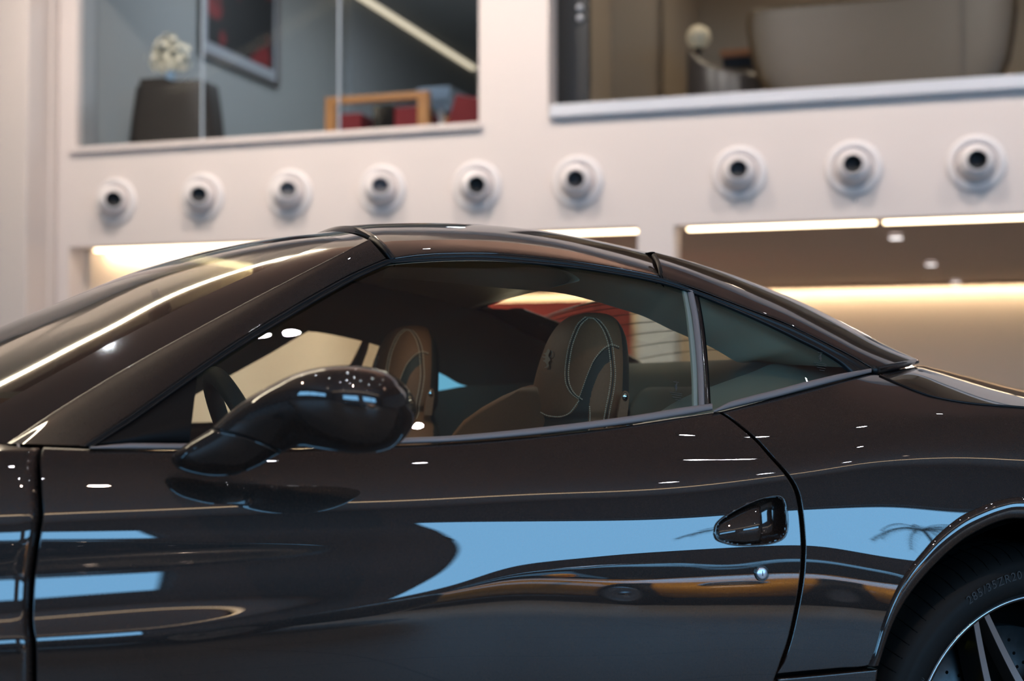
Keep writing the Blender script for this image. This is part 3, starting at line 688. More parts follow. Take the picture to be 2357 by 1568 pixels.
for f, l_, r_ in rows:
    row = []
    for k2 in range(NN):
        u = 2*PI*k2/NN; cu, su = math.cos(u), math.sin(u)
        x = (l_+r_)/2+(r_-l_)/2*np.sign(cu)*abs(cu)**.22; y = .16+.16*np.sign(su)*abs(su)**.5*(1 if f < 1 else .8)
        row.append((x, y+.05*f, z0_+(zt_-z0_)*f))
    g.append(row)
g.append([((yl+yr)/2, .2, z0_+(zt_-z0_))]*NN)
MB().grid(g, closev=True).build('backrest', 'sofa_leather', t, smooth=True)
MB().box(bl, br, .28, .95, .18, .40).build('seat', 'sofa_leather', t, bevel=.05)
xs_ = rel(2215, 100)[0]
MB().box(xs_-.004, xs_+.004, -.012, .01, z0_+.05, zt_-.08).build('seam', 'door_dark', t)
for x_ in (bl+.1, br-.1):
    for y_ in (.12, .85): MB().box(x_-.02, x_+.02, y_-.02, y_+.02, 0, .2).build('leg', 'door_dark', t)
# round armchair
d_ = 1.6
t = wroot('armchair', 1655, 180, d_, zfl, 'small grey leather tub armchair in front of the globe lamp upstairs', 'armchair')
sC = whit(1655, 180, d_)[0]
H1 = rel(1580, 122)[1]; H2 = rel(1690, 168)[1]; xl = rel(1568, 180)[0]; xr = rel(1745, 180)[0]
xl = whit(1565, 190, d_)[0]-sC; xr = whit(1748, 190, d_)[0]-sC; H1 = whit(1580, 118, d_)[1]-zfl; H2 = whit(1700, 160, d_)[1]-zfl; Hm = whit(1640, 158, d_)[1]-zfl
g1 = []
cxm = (xl+xr)/2; rx = (xr-xl)/2
for k2 in range(40):
    a_ = PI*0.98+2*PI*0.86*k2/39
    x_ = cxm+rx*math.cos(a_); y_ = .32*math.sin(a_)+.32
    f = (1+math.cos(a_-PI))/2
    hh = H2+(H1*1.12-H2)*f**3.2
    g1.append([(x_*.97+cxm*.03, y_, .05), (x_, y_, hh*.55), (x_*.985+cxm*.015, y_, hh*.94), (x_*.95+cxm*.05, y_*.97+.01, hh), (x_*.88+cxm*.12, y_*.9+.032, hh*.97), (x_*.84+cxm*.16, y_*.86+.045, hh*.6), (x_*.84+cxm*.16, y_*.86+.045, .2)])
MB().grid(g1).build('shell', 'chair_leather', t, smooth=True)
MB().lathe([(0.001, .26), (rx*.7, .26), (rx*.8, .22), (rx*.8, .12), (.001, .12)], 32, lambda x, y, z: (x+cxm, y+.32, z)).build('seat', 'chair_leather', t, smooth=True)
MB().lathe([(0.001, .06), (.03, .06), (.03, .0), (.2, .0), (.2, -.0)], 24, lambda x, y, z: (x+cxm, y+.32, z+.0)).build('base', 'aluminium', t, smooth=True)
d_ = 2.3
t = wroot('globe_lamp', 1608, 130, d_, zfl, 'cream globe lamp on a thin dark stem beside the upstairs wall', 'lamp')
zc = whit(1607, 86, d_)[1]-zfl
MB().sphere((0, 0, zc), .118, 32, 20).build('globe', 'globe', t, smooth=True)
MB().tube([(0, 0, .02), (.0, 0, zc-.12)], .018, 10).build('stem', 'door_dark', t, smooth=True)
MB().lathe([(.045, zc-.135), (.05, zc-.10), (.03, zc-.09)], 20).build('collar', 'door_dark', t, smooth=True)
MB().lathe([(.001, .03), (.14, .03), (.15, 0), (.001, 0)], 28).build('base', 'door_dark', t, smooth=True)
d_ = 2.6
t = wroot('coffee_table', 1700, 150, d_, zfl, 'low table with an orange wood top between the armchair and the sofa upstairs', 'table')
zt_ = whit(1700, 126, d_)[1]-zfl
MB().box(-.14, .2, -.25, .3, zt_-.075, zt_).build('table_top', 'orange_wood', t, bevel=.006); MB().box(-.12, .2, -.22, .28, zt_-.18, zt_-.075).build('apron', 'door_dark', t)
for x_ in (-.1, .17):
    for y_ in (-.2, .25): MB().box(x_-.015, x_+.015, y_-.015, y_+.015, 0, zt_-.18).build('leg', 'door_dark', t)
# ------------------------------------------------------------------ the sports car
WX = 1.707; WZc = 0.354; WHEEL_Y = 2.040; FWX = WX-2.67
car = empty('sports_car', (0.5, YC, 0)); tag(car, 'dark brown two door sports car with hard top and tan leather seats', 'car')
car_inv = Matrix.Translation((-0.5, -YC, 0))
class CP_: pass
def part(mb, name, m, parent=car, **k):
    """geometry is given in world coordinates; shift it under the car's own origin"""
    mb.v = [(x-0.5, y-YC, z) for x, y, z in mb.v]
    return mb.build(name, m, parent, **k)
def coons(T_, B_, L_, R_, nu, nv, fn=bodyY, roll=(1, 1, 1, 1), px=2.4, drop=0.004, evenT=False):
    T = arc(T_, 400) if evenT else crom(T_, 400); Bm = arc(B_, 400) if evenT else crom(B_, 400); L = arc(L_, 400); R = arc(R_, 400)
    hgt = np.linalg.norm(np.diff(L, axis=0), axis=1).sum(); Ln = np.linalg.norm(np.diff(T, axis=0), axis=1).sum()
    ev, eu = px/hgt, px/Ln
    vv = np.unique(np.concatenate([[0, ev*.4, ev], np.linspace(0, 1, nv)[1:-1], [1-ev, 1-ev*.4, 1]]))
    uu = np.unique(np.concatenate([[0, eu*.4, eu], np.linspace(0, 1, nu)[1:-1], [1-eu, 1-eu*.4, 1]]))
    t = np.arange(400)/399
    def at(c, q): return np.stack([np.interp(q, t, c[:, k]) for k in (0, 1)], 1)
    Tu, Bu, Lv, Rv = at(T, uu), at(Bm, uu), at(L, vv), at(R, vv)
    U = uu[None, :, None]; V = vv[:, None, None]
    pp = (1-V)*Tu[None]+V*Bu[None]+(1-U)*Lv[:, None]+U*Rv[:, None]-((1-U)*(1-V)*Tu[0]+U*(1-V)*Tu[-1]+(1-U)*V*Bu[0]+U*V*Bu[-1])
    g = hitS(pp[..., 0], pp[..., 1], fn, 60)
    o1 = np.zeros(len(vv)); o2 = np.zeros(len(uu))
    for k, f in ((0, 1.0), (1, .32)):
        if roll[0]: o1[k] = drop*f
        if roll[1]: o1[-1-k] = drop*f
        if roll[2]: o2[k] = drop*f
        if roll[3]: o2[-1-k] = drop*f
    g[..., 1] += np.maximum(o1[:, None], o2[None, :])
    return g, pp
# ---- door
CUT_F = [(97,1031),(90,1050),(89,1075),(92,1133),(95,1184),(90,1225),(84,1265),(75,1336),(72,1400),(72,1438),(79,1489),(80,1568),(82,1700)]
CUT_R = [(1657,949),(1689,970),(1739,1012),(1777,1054),(1812,1094),(1832,1128),(1842,1170),(1848,1230),(1849,1287),(1842,1358),(1821,1461),(1802,1520),(1785,1568),(1740,1690)]
def off(c, dx, dy=0.0): return [(x+dx, y+dy) for x, y in c]
bl = lambda x, dy=0: (x, float(along(BELT, x))+dy)
Tp = [bl(99, 1)]+[bl(x, 1) for x in (250, 415, 600, 800, 1000, 1200, 1400, 1564)]+[(1655, 949)]
Bp = [(85, 1700), (600, 1694), (1200, 1690), (1738, 1688)]
g, pp = coons(Tp, Bp, off(CUT_F, 4), off(CUT_R, -3), 420, 250, evenT=True)
# outline of the handle recess
HREC = np.array([(1644,1228),(1647,1209),(1660,1194),(1684,1178),(1716,1161),(1752,1147),(1783,1141),(1799,1144),(1807,1157),(1811,1182),(1812,1210),(1808,1230),(1797,1243),(1772,1252),(1735,1256),(1698,1256),(1668,1250),(1650,1242)], float)
def inpoly(pts, poly):
    x, y = pts[..., 0], pts[..., 1]; ins = np.zeros(x.shape, bool); n = len(poly)
    for i in range(n):
        x1, y1 = poly[i]; x2, y2 = poly[(i+1) % n]
        c = ((y1 > y) != (y2 > y)) & (x < (x2-x1)*(y-y1)/(y2-y1+1e-12)+x1); ins ^= c
    return ins
hc = HREC.mean(0); shrink = hc+(HREC-hc)*0.965
mb = MB(); base_f = len(mb.f); mb.grid(g)
nv_, nu_ = g.shape[:2]; cen = (pp[:-1, :-1]+pp[1:, 1:])/2; kill = inpoly(cen, shrink).ravel()
fs, mi = [], []
for k2, f in enumerate(mb.f):
    if not kill[k2]: fs.append(f); mi.append(0)
mb.f, mb.mi = fs, mi
add_flange(mb, g)
door = part(mb, 'door', 'paint', smooth=True)
# recess bowl and lever
def ring(poly, n, s=1.0, o=(0, 0)):
    q = np.array(poly); q = np.concatenate([q, q[:1]]); c_ = hc
    a = arc(q, n+1)[:-1]; return c_+(a-c_)*s+np.array(o)
N_ = 96; rows = []
for s_, of, o in ((1.035, .0016, (0, 0)), (1.02, -.0022, (0, 0)), (.995, -.0030, (0, 0)), (.965, -.0024, (0, 0)), (.945, .0005, (0, 0)), (.925, .006, (0, 0)), (.88, .012, (1, 0)), (.78, .0205, (4, 1)), (.6, .027, (8, 1)), (.35, .031, (12, 2)), (.12, .032, (14, 2)), (.005, .032, (14, 2))):
    q = ring(HREC, N_, s_, o); rows.append(B(q, 0.0)+np.array([0, of, 0]))
hb = part(MB().grid(rows, closev=True), 'handle_recess', 'paint', parent=door, smooth=True)
# the lever: teardrop wedge from the front tip to mid recess
lv = []
for t_, (ux, uy), (lx, ly), bu in ((0, (1654,1228), (1656,1238), .000), (.15, (1662,1208), (1664,1246), .004), (.4, (1690,1188), (1690,1250), .010), (.7, (1722,1172), (1722,1252), .013), (.92, (1746,1164), (1748,1250), .012), (1.0, (1757,1168), (1759,1246), .004)):
    row = []
    for k2 in range(13):
        v = k2/12; x = ux+(lx-ux)*v; y = uy+(ly-uy)*v
        # ridge two thirds down
        h = bu*(math.sin(PI*min(v/.62, 1)*.5) if v < .62 else 1.0-.0*(v)) if v < .62 else bu*(1-((v-.62)/.38)**1.0*0.75)
        p = B([(x, y)])[0]; row.append(p+np.array([0, .012-h-.004, 0]))
    lv.append(row)
lv = np.array(crom(np.array(lv), 40))
mb = MB().grid(lv); bk = lv.copy(); bk[..., 1] += .012; mb.grid(bk, flip=True)
per = np.concatenate([lv[:, 0], lv[-1, 1:], lv[-2::-1, -1], lv[0, -2:0:-1]]); pb = per.copy(); pb[:, 1] += .012; mb.grid(np.stack([per, pb]), closev=True)
part(mb, 'door_handle', 'paint', parent=door, smooth=True)
# key lock
c_ = B([(1753, 1320)])[0]; nrm = np.array([-.02, -1, .1]); nrm /= np.linalg.norm(nrm)
q = Vector(tuple(nrm)).to_track_quat('Z', 'Y').to_matrix(); frl = lambda x, y, z: tuple(np.array(q@Vector((x, y, z)))+c_)
part(MB().lathe([(.0125, -.002), (.0125, .0015), (.0115, .0022), (.0098, .0015), (.0096, .0005)], 40, frl), 'lock_ring', 'black_gloss', parent=door, smooth=True)
part(MB().lathe([(.0095, .0005), (.0092, .0026), (.0080, .0032), (.0001, .0034)], 40, frl), 'key_lock', 'lock_steel', parent=door, smooth=True)
part(MB().box(-.0008, .0008, -.0042, .0042, .0030, .0037, frl), 'key_slot', 'black_gloss', parent=door)
# ---- black backing added to put dark shade into the panel gaps
g, _ = coons([(-60, 1034), (600, 1040), (1300, 1015), (1900, 905), (2035, 880)], [(-60, 1690), (600, 1690), (1300, 1688), (1900, 1560), (1985, 1545)], [(-60, 1034), (-60, 1690)], [(2035, 880), (1990, 1200), (1985, 1545)], 80, 50, fn=lambda X, Z: bodyY(X, Z)+.045, roll=(0, 0, 0, 0))
part(MB().grid(g), 'gap_backing', 'gap_black', smooth=True)
# ---- rear fender with the wheel arch lip
ARCH_O = [(2020,1470),(2033,1420),(2061,1358),(2090,1310),(2123,1270),(2160,1228),(2200,1196),(2240,1173),(2276,1158),(2317,1148),(2357,1144),(2400,1146)]
ARCH_I = [(2020,1535),(2031,1512),(2044,1472),(2067,1420),(2093,1377),(2123,1338),(2160,1298),(2200,1261),(2238,1232),(2276,1212),(2317,1200),(2357,1195),(2400,1196)]
SEAM_T = [(1662,947),(1730,930),(1850,899),(1960,872),(2018,860),(2040,870),(2070,884),(2123,905),(2162,916),(2240,928),(2357,937)]
def front_arch(c):   # continue the arch behind the wheel axis, mirrored about px of the axle
    ax = 2420; return c
def arch_pts(R, z0, a0, a1, n, extra=0.0):
    """points of a circle around the wheel on the body surface, in pixels"""
    out = []
    for a in np.linspace(a0, a1, n):
        X = WX-R*math.cos(a); Z = WZc+R*math.sin(a); out.append(proj((X, float(bodyY(X, Z)), Z)))
    return out
AO = ARCH_O+[p for p in arch_pts(0.402, 0, math.radians(97), math.radians(176), 9)]
Tp = [(1662,947),(1730,930),(1850,899),(1960,872),(2018,861),(2070,885),(2123,906),(2162,917),(2240,929),(2357,938),(2500,950),(2650,975),(2800,1010),(3000,1060)]
Bp = [(1788,1553),(1850,1547),(1930,1540),(1998,1533),(2012,1500),(2033,1430),(2090,1312),(2160,1230),(2240,1174),(2357,1145),(2480,1160),(2600,1240),(2690,1400),(2760,1560)]
g, _ = coons(Tp, Bp, off(CUT_R[:-1], 5)[:-1]+[(1789,1552)], [(3000,1060),(2980,1300),(2760,1560)], 420, 220)
mb = MB().grid(g); add_flange(mb, g)
# lip: rows from the outer crease to the inner edge, curling in
Lo = crom([(1998,1533),(2012,1500),(2033,1430),(2061,1360),(2090,1312),(2123,1271),(2160,1230),(2200,1197),(2240,1174),(2300,1152),(2357,1145),(2480,1160),(2600,1240),(2690,1400),(2760,1560)], 200)
Li = crom([(2026,1531),(2031,1512),(2048,1462),(2067,1420),(2093,1377),(2123,1338),(2160,1298),(2200,1261),(2238,1234),(2300,1204),(2357,1195),(2480,1212),(2590,1285),(2665,1420),(2715,1560)], 200)
rows = []
for v, of in ((-.03, .003), (0, -.0002), (.06, -.0035), (.14, -.0055), (.3, -.0056), (.5, -.0048), (.7, -.0030), (.85, -.0008), (.95, .0030), (1.0, .0080), (1.0, .018), (.99, .05)):
    pp2 = Lo+(Li-Lo)*v; rows.append(B(pp2, 0.0)+np.array([0, of, 0]))
lip = MB().grid(rows)
rear_f = part(mb, 'rear_fender', 'paint', smooth=True)
part(lip, 'wheel_arch_lip', 'paint', parent=rear_f, smooth=True)
# wheel well
mb = MB(); g = []
for Yw in (2.0, 2.12, 2.4):
    g.append([(WX-(.405)*math.cos(a), Yw, WZc+(.405)*math.sin(a)) for a in np.linspace(-.25, PI+.25, 50)])
mb.grid(g); mb.grid([[(WX-r_*math.cos(a), 2.4, WZc+r_*math.sin(a)) for a in np.linspace(-.25, PI+.25, 50)] for r_ in (.405, .001)])
part(mb, 'wheel_well', 'gap_black', smooth=True)
for wx_, sy_, rr_ in ((WX-2.67, 1, .45), (WX-2.67, -1, .45), (WX, -1, .43)):
    yy = lambda y: y if sy_ > 0 else 2*YC-y
    mb = MB(); mb.grid([[(wx_-rr_*math.cos(a), yy(Yw), WZc+rr_*math.sin(a)) for a in np.linspace(-.3, PI+.3, 50)] for Yw in (2.0, 2.12, 2.4)])
    mb.grid([[(wx_-r_*math.cos(a), yy(2.4), WZc+r_*math.sin(a)) for a in np.linspace(-.3, PI+.3, 50)] for r_ in (rr_, .001)])
    part(mb, 'wheel_well', 'gap_black', smooth=True)
# side skirt
g, _ = coons([(1792,1563),(1900,1553),(2022,1541)], [(1775,1700),(1900,1690),(2005,1680)], [(1792,1563),(1775,1700)], [(2022,1541),(2005,1680)], 40, 30, fn=lambda X, Z: bodyY(X, Z)-.001)
mb = MB().grid(g); add_flange(mb, g); part(mb, 'side_skirt', 'paint', smooth=True)
def grid_world(Xs, zt, zb, nv=60, fn=bodyY, of=0.0):
    g = []
    for v in np.linspace(0, 1, nv):
        Z = zt+(zb-zt)*v; g.append(np.stack([Xs, fn(Xs, Z)+of, Z], 1))
    return np.array(g)
Xs = np.linspace(-.62, 1.30, 60); g = grid_world(Xs, np.full(60, .52), np.full(60, .16), 24, of=.008); part(MB().grid(g), 'sill', 'paint', smooth=True)
# ---- front fender, hood, nose
zF = float(P(40, 1030, YS+.1)[2])
cutX = P(84, 1250, YS+.02)[0]
Tp = [(86,1031),(40,1030),(-60,1031),(-200,1032),(-500,1040),(-900,1062)]
CF = [(c[0]-5, c[1]) for c in CUT_F]
archF = []
for a in np.linspace(math.radians(8), math.radians(150), 14):
    X = FWX+.415*math.cos(a); Z = WZc+.415*math.sin(a); archF.append(proj((X, float(bodyY(X, Z)), Z)))
Bp = [(77, 1700), (-60, 1702)]+[(p[0], p[1]) for p in archF]
Xs = np.linspace(P(88, 1250, YS+.02)[0]-.012, -1.75, 160)
def archz(X, base=.22):
    d = np.abs(X-FWX); return np.where(d < .415, WZc+np.sqrt(np.maximum(.415**2-d**2, 0)), base)
zt = pchip([-1.9, -1.75, -1.3, -.96, -.5, -.1, .12], [.60, .66, .79, .835, .85, zF-.005, zF], Xs[::-1])[::-1]
zbv = np.maximum(archz(Xs), .22); g = grid_world(Xs, zt, zbv, 150)
# make its rear edge follow the traced cut
cu = hitS(np.array([c[0] for c in CF]), np.array([c[1] for c in CF]), bodyY, 60); cz, cxx = cu[::-1, 2], cu[::-1, 0]
for r_ in range(g.shape[0]):
    Xc = np.interp(g[r_, :, 2], cz, cxx); w_ = np.clip((g[r_, :, 0]-(-.35))/(Xs[0]+.35), 0, 1)
    g[r_, :, 0] += (Xc-Xs[0])*w_
g[..., 1] = bodyY(g[..., 0], g[..., 2])
g[:, 0, 1] += .004; g[:, 1, 1] += .0002
mb = MB().grid(g); add_flange(mb, g)
ff = part(mb, 'front_fender', 'paint', smooth=True)
g = []
for Xh in np.linspace(.05, -1.72, 40):
    ze = float(pchip([-1.9, -1.75, -1.3, -.96, -.5, -.1, .12], [.60, .66, .79, .835, .85, zF-.005, zF], Xh)); ye = float(bodyY(Xh, ze))
    row = []
    for v in np.linspace(0, 2, 41):
        t_ = v if v <= 1 else 2-v; y = ye+(YC-ye)*t_; y = y if v <= 1 else 2*YC-y
        row.append((Xh-.30*(1-(1-t_)**2) if Xh > -1.2 else Xh-(.30-.25*(-1.2-Xh)/.52)*(1-(1-t_)**2), y, ze+.045*math.sin(min(t_*1.4, 1)*PI/2)-.012*math.sin(t_*PI)))
    g.append(row)
part(MB().grid(g), 'hood', 'paint', smooth=True)
nose = []
for z_, x_ in ((.66, -1.75), (.52, -1.86), (.38, -1.88), (.22, -1.80)):
    row = []
    for a in np.linspace(-1, 1, 41):
        y = YC+a*(.62 if z_ > .6 else .66); row.append((x_-.32*(1-abs(a)**2.2), y, z_))
    nose.append(row)
g = np.array(crom(np.array(nose), 14)); sidep = []
part(MB().grid(g), 'front_bumper', 'paint', smooth=True)
# ---- rear: trunk lid, tail
seam = np.array([(2026,866),(2070,886),(2123,907),(2162,918),(2240,931),(2357,940),(2500,953),(2650,978),(2800,1012)], float)
s3 = hitS(seam[:, 0], seam[:, 1], bodyY, 60)
sil = [(2060,852),(2125,842),(2160,849),(2219,863),(2290,880),(2357,896),(2480,922),(2620,955),(2760,1000)]
s1 = np.array([P(x, y, YC-.32) for x, y in sil]); 
g = []
for v in np.linspace(0, 1, 40):
    f = 1-(1-v)**1.6; h = v**1.0
    row = s3*(1-h)+s1*h
    row[:, 2] = s3[:, 2]+(s1[:, 2]-s3[:, 2])*(1-(1-v)**2.5)
    g.append(row)
g = np.array(g)
last = g[-1].copy(); mid = last.copy(); mid[:, 1] = YC; mid[:, 2] += .006
g = np.concatenate([g, (last*.5+mid*.5+[0, 0, .003])[None], mid[None]])
gf = crom(np.transpose(g, (1, 0, 2)), 160)
mir = gf[:, ::-1].copy(); mir[..., 1] = 2*YC-mir[..., 1]
mb = MB().grid(np.concatenate([gf, mir[:, 1:]], axis=1))
e0 = gf[:, 0].copy(); e0[:, 2] -= .012; mb.grid(np.stack([gf[:, 0], e0]))
e0 = gf[0].copy(); e0[:, 2] -= .03; mb.grid(np.stack([gf[0], e0]))
part(mb, 'boot_lid', 'paint', smooth=True)
tail = []
endx = g[0][-1]
for z_, x_ in ((endx[2]-.004, endx[0]), (.72, endx[0]+.16), (.5, endx[0]+.2), (.3, endx[0]+.05)):
    tail.append([(x_-.40*abs(a)**3.5, YC+a*.74, z_) for a in np.linspace(-1, 1, 61)])
mb = MB().grid(crom(np.array(tail), 24)); Xq = np.linspace(2.10, endx[0]-.2, 24)
for sy_ in (1, -1):
    g2 = grid_world(Xq, np.linspace(.84, .80, 24), np.full(24, .28), 30, of=.004)
    if sy_ < 0: g2[..., 1] = 2*YC-g2[..., 1]
    mb.grid(g2)
part(mb, 'rear_bumper', 'paint', smooth=True)
part(MB().tube(crom(hitS(seam[:, 0], seam[:, 1], bodyY, 60)+[0, .001, .0015], 80), .0022, 6), 'boot_seal', 'rubber', smooth=True)
# ---- greenhouse: pillars, seals, mouldings, glass
LOWER = [(191,1027),(300,955),(405,880),(530,794),(660,714),(790,641),(880,600),(907,597),(1029,585),(1144,586),(1296,601),(1411,618),(1518,638),(1600,667),(1662,690),(1735,718),(1808,746),(1860,770),(1912,797),(1960,822),(2007,849)]
SEAL2 = [(218,1027),(315,965),(420,891),(545,806),(675,727),(805,652),(892,611),(915,606),(1029,602),(1144,603),(1290,615),(1400,630),(1510,651),(1588,674),(1652,699),(1722,729),(1795,763),(1845,788),(1893,812),(1935,838),(1968,866)]
def band(a, b, n, prof, fn=G, off0=0.0):
    A = crom(a, n); Bb = crom(b, n); rows = []
    for v, o in prof: rows.append(fn(A+(Bb-A)*v, 0.0)+np.array([0, o+off0, 0]))
    return np.array(rows)
g = band(LOWER, SEAL2, 220, ((-.25, .016), (-.1, .006), (0, .001), (.12, -.003), (.3, -.002), (.42, .002), (.55, -.001), (.75, -.004), (.92, -.001), (1.0, .006)))
part(MB().grid(g), 'window_seal', 'rubber', smooth=True)
# windscreen pillar
PU = [(15,1021),(150,932),(298,843),(470,748),(630,663),(794,579),(850,551)]
PL = [(193,1026),(302,953),(407,878),(532,792),(662,712),(795,637),(888,595)]
pl3 = G(PL); ey = np.array([.100, .087, .075, .066, .059, .055, .052])
pu3 = np.array([P(x, y, pl3[i, 1]+ey[i]) for i, (x, y) in enumerate(PU)])
def mixrow(v, sh):
    px_ = [(PL[i][0]*(1-v)+PU[i][0]*v, PL[i][1]*(1-v)+PU[i][1]*v) for i in range(7)]
    return np.array([P(x, y, pl3[i, 1]+ey[i]*sh) for i, (x, y) in enumerate(px_)])
rows = [pl3+[0, .012, 0], pl3+[0, .0015, 0], mixrow(.05, .018), mixrow(.25, .15), mixrow(.5, .36), mixrow(.75, .63), mixrow(.93, .89), pu3, pu3+[0, .006, -.003]]
g = np.array([crom(r_, 120) for r_ in rows]); g = crom(g, 60)
pil = part(MB().grid(g), 'windscreen_pillar', 'paint', smooth=True)
# windscreen: near edge and centre curves
E = crom(pu3+[0, .004, -.0015], 40)
HB = np.array([.95, 0, 0])
Cc = [P(x, y, YC-.16) for x, y in ((-330, 905), (-180, 828), (0, 747), (126, 694), (305, 621), (458, 576), (600, 549), (725, 537))]
Cc = np.array(Cc); Cc[:, 1] = YC; Cn = crom(Cc, 40)
def wsurf(w):   # w 0..2 across
    t_ = w if w <= 1 else 2-w; sb = np.linspace(0, 1, 40)**1.5; wr = .09+.91*t_; F = lambda q: (1-(1-q)**2.6)**.9; f = 1-(1-t_)**2.3; fz = (1-(1-t_)**1.9)*(1-sb)+(F(wr)-F(.09))/(1-F(.09))*sb
    r_ = np.empty_like(E); r_[:, 0] = E[:, 0]+(Cn[:, 0]-E[:, 0])*f; r_[:, 2] = E[:, 2]+(Cn[:, 2]-E[:, 2])*fz
    y = E[:, 1]+(YC-E[:, 1])*t_; r_[:, 1] = y if w <= 1 else 2*YC-y
    return r_
w1 = .135
ws = np.concatenate([np.linspace(0, w1, 12)]); g = np.array([wsurf(a) for a in ws])
part(MB().grid(g), 'windscreen_frit', 'frit', smooth=True)
part(MB().grid(np.array([wsurf(2-a) for a in ws])), 'windscreen_frit', 'frit', smooth=True)
wing = np.linspace(w1, 2-w1, 60); gg = np.array([wsurf(a) for a in wing])
part(MB().grid(gg[:, :37]), 'windscreen', 'windscreen_glass', smooth=True)
part(MB().grid(gg[:, 36:]), 'windscreen_header', 'frit', smooth=True)
# roof panel
RE = [(909,596),(960,589),(1029,584.5),(1144,585),(1296,600),(1411,617),(1517,637)]
re3 = G(RE); re3 = crom(re3, 90)
RC = np.array([P(x, y, YC) for x, y in ((728,538),(800,533),(915,531),(1029,534),(1120,541),(1250,558),(1400,583),(1520,606))]); RC = crom(RC, 90)
rows = []
for w_ in np.concatenate([np.linspace(0, .12, 12), np.linspace(.15, 1, 30)]):
    f = (1-(1-w_)**2.6)**.9; sb = np.linspace(0, 1, 90); fx = (1-(1-w_)**2.3)*(1-sb)+w_*sb
    r_ = np.empty_like(re3); r_[:, 0] = re3[:, 0]+(RC[:, 0]-re3[:, 0])*fx; r_[:, 1] = re3[:, 1]+(YC-re3[:, 1])*w_; r_[:, 2] = re3[:, 2]+(RC[:, 2]-re3[:, 2])*f
    rows.append(r_)
half = np.array(rows); half0 = half[0].copy(); half0[:, 1] += .012; half0[:, 2] -= .001
half = np.concatenate([half0[None], half]); mirr = half[::-1].copy(); mirr[..., 1] = 2*YC-mirr[..., 1]
rg = np.concatenate([half, mirr[1:]])
mb = MB().grid(rg)
for c_i, sgn in ((0, -1), (-1, 1)):
    e1 = rg[:, c_i].copy(); e2 = e1.copy(); e2[:, 2] -= .012; e2[:, 0] -= sgn*.001; mb.grid(np.stack([e1, e2]))
part(mb, 'roof_panel', 'paint', smooth=True)
# dark sheet added just under the roof so the seams read black
sub = rg[:, :].copy(); sub[..., 2] -= .014; sub = np.concatenate([sub[:, :1]-[.07, 0, .006], sub, sub[:, -1:]+[.010, 0, -.008]], axis=1)
sub = sub[2:-2]
part(MB().grid(sub), 'seam_backing', 'gap_black', smooth=True)
# seam seals
for a_, b_, nm in (((852,549), (904,598), 0), ((1502,578), (1523,641), 1)):
    pass
def seamtube(pxs, ys, r_):
    return MB().tube(crom(np.array([P(x, y, Y_) for (x, y), Y_ in zip(pxs, ys)]), 24), r_, 8)
yE0 = float(re3[0, 1]); yE1 = float(re3[-1, 1])
part(seamtube([(855,552),(872,562),(890,580),(905,600)], [yE0+.10, yE0+.055, yE0+.02, yE0+.006], .0065), 'roof_seal', 'rubber', smooth=True)
part(seamtube([(1505,588),(1513,601),(1519,618),(1523,643)], [yE1+.085, yE1+.055, yE1+.022, yE1+.006], .0042), 'roof_seal', 'rubber', smooth=True)
# rear roof panel with its flying flank
BL_ = [(1527,641),(1604,666),(1664,689),(1737,717),(1810,745),(1914,796),(1962,821),(2008,848)]
BU_ = [(1506,580),(1590,602),(1680,631),(1760,661),(1850,698),(1960,753),(2040,795),(2112,827)]
b3 = G(BL_); dY = np.array([.17, .20, .22, .23, .23, .22, .20, .18])
rows = [b3+[0, .012, 0], b3+[0, .0012, 0]]
for v, sh in ((.03, .004), (.12, .03), (.35, .14), (.6, .33), (.8, .56), (.92, .76), (1.0, 1.0)):
    rows.append(np.array([P(BL_[i][0]*(1-v)+BU_[i][0]*v, BL_[i][1]*(1-v)+BU_[i][1]*v, b3[i, 1]+dY[i]*sh) for i in range(8)]))
u_ = rows[-1]; rows += [u_+[.0, .03, .0015], u_+[0, .07, -.004], u_+[0, .11, -.02], u_+[0, .13, -.05]]
g = np.array([crom(r_, 110) for r_ in rows]); g = crom(g, 90)
tl = g[:, -1].copy(); tl2 = tl.copy(); tl2[:, 2] -= .009; tl2[:, 0] -= .004
mb = MB().grid(g); mb.grid(np.stack([tl, tl2, tl2+[-.03, 0, 0]]))
flank = part(mb, 'rear_roof_panel', 'paint', smooth=True); mirror_mesh_parent = flank
fw = g[0].copy(); 
# roof tie across behind the roof panel, above the rear window
topn = u_[0:3]; tie = []
for i in range(3):
    a_ = topn[i]+[0, .03, .0015]; row = []
    for v in np.linspace(0, 1, 21): row.append((a_[0], a_[1]+(2*YC-2*a_[1])*v, a_[2]+.012*math.sin(PI*v)))
    tie.append(row)
part(MB().grid(tie), 'roof_crossbar', 'paint', smooth=True)
# black underside of the tail
part(MB().tube(crom(np.array([P(2006,853,b3[-1, 1]+.004), P(2060,845,b3[-1, 1]+.09), P(2112,833,b3[-1, 1]+.18)]), 20), np.linspace(.010, .0035, 20), 10), 'tail_seal', 'rubber', smooth=True)
# rear window
rwX = [(u_[2][0], u_[2][2]-.004), (1.30, 1.16), (1.62, 1.045)]
g = []
for i in range(3):
    X_, Z_ = rwX[i]; g.append([(X_, YC+a*.44, Z_-.02*a*a) for a in np.linspace(-1, 1, 15)])
rw = part(MB().grid(crom(np.array(g), 16)), 'rear_window', 'rear_glass', smooth=True)
hl = MB(); cg = crom(np.array(g), 100)
for i in range(8, 96, 8): hl.tube(cg[i][1:-1]-[0, 0, .002], .0011, 5)
part(hl, 'heater_lines', 'dark_trim', parent=rw)
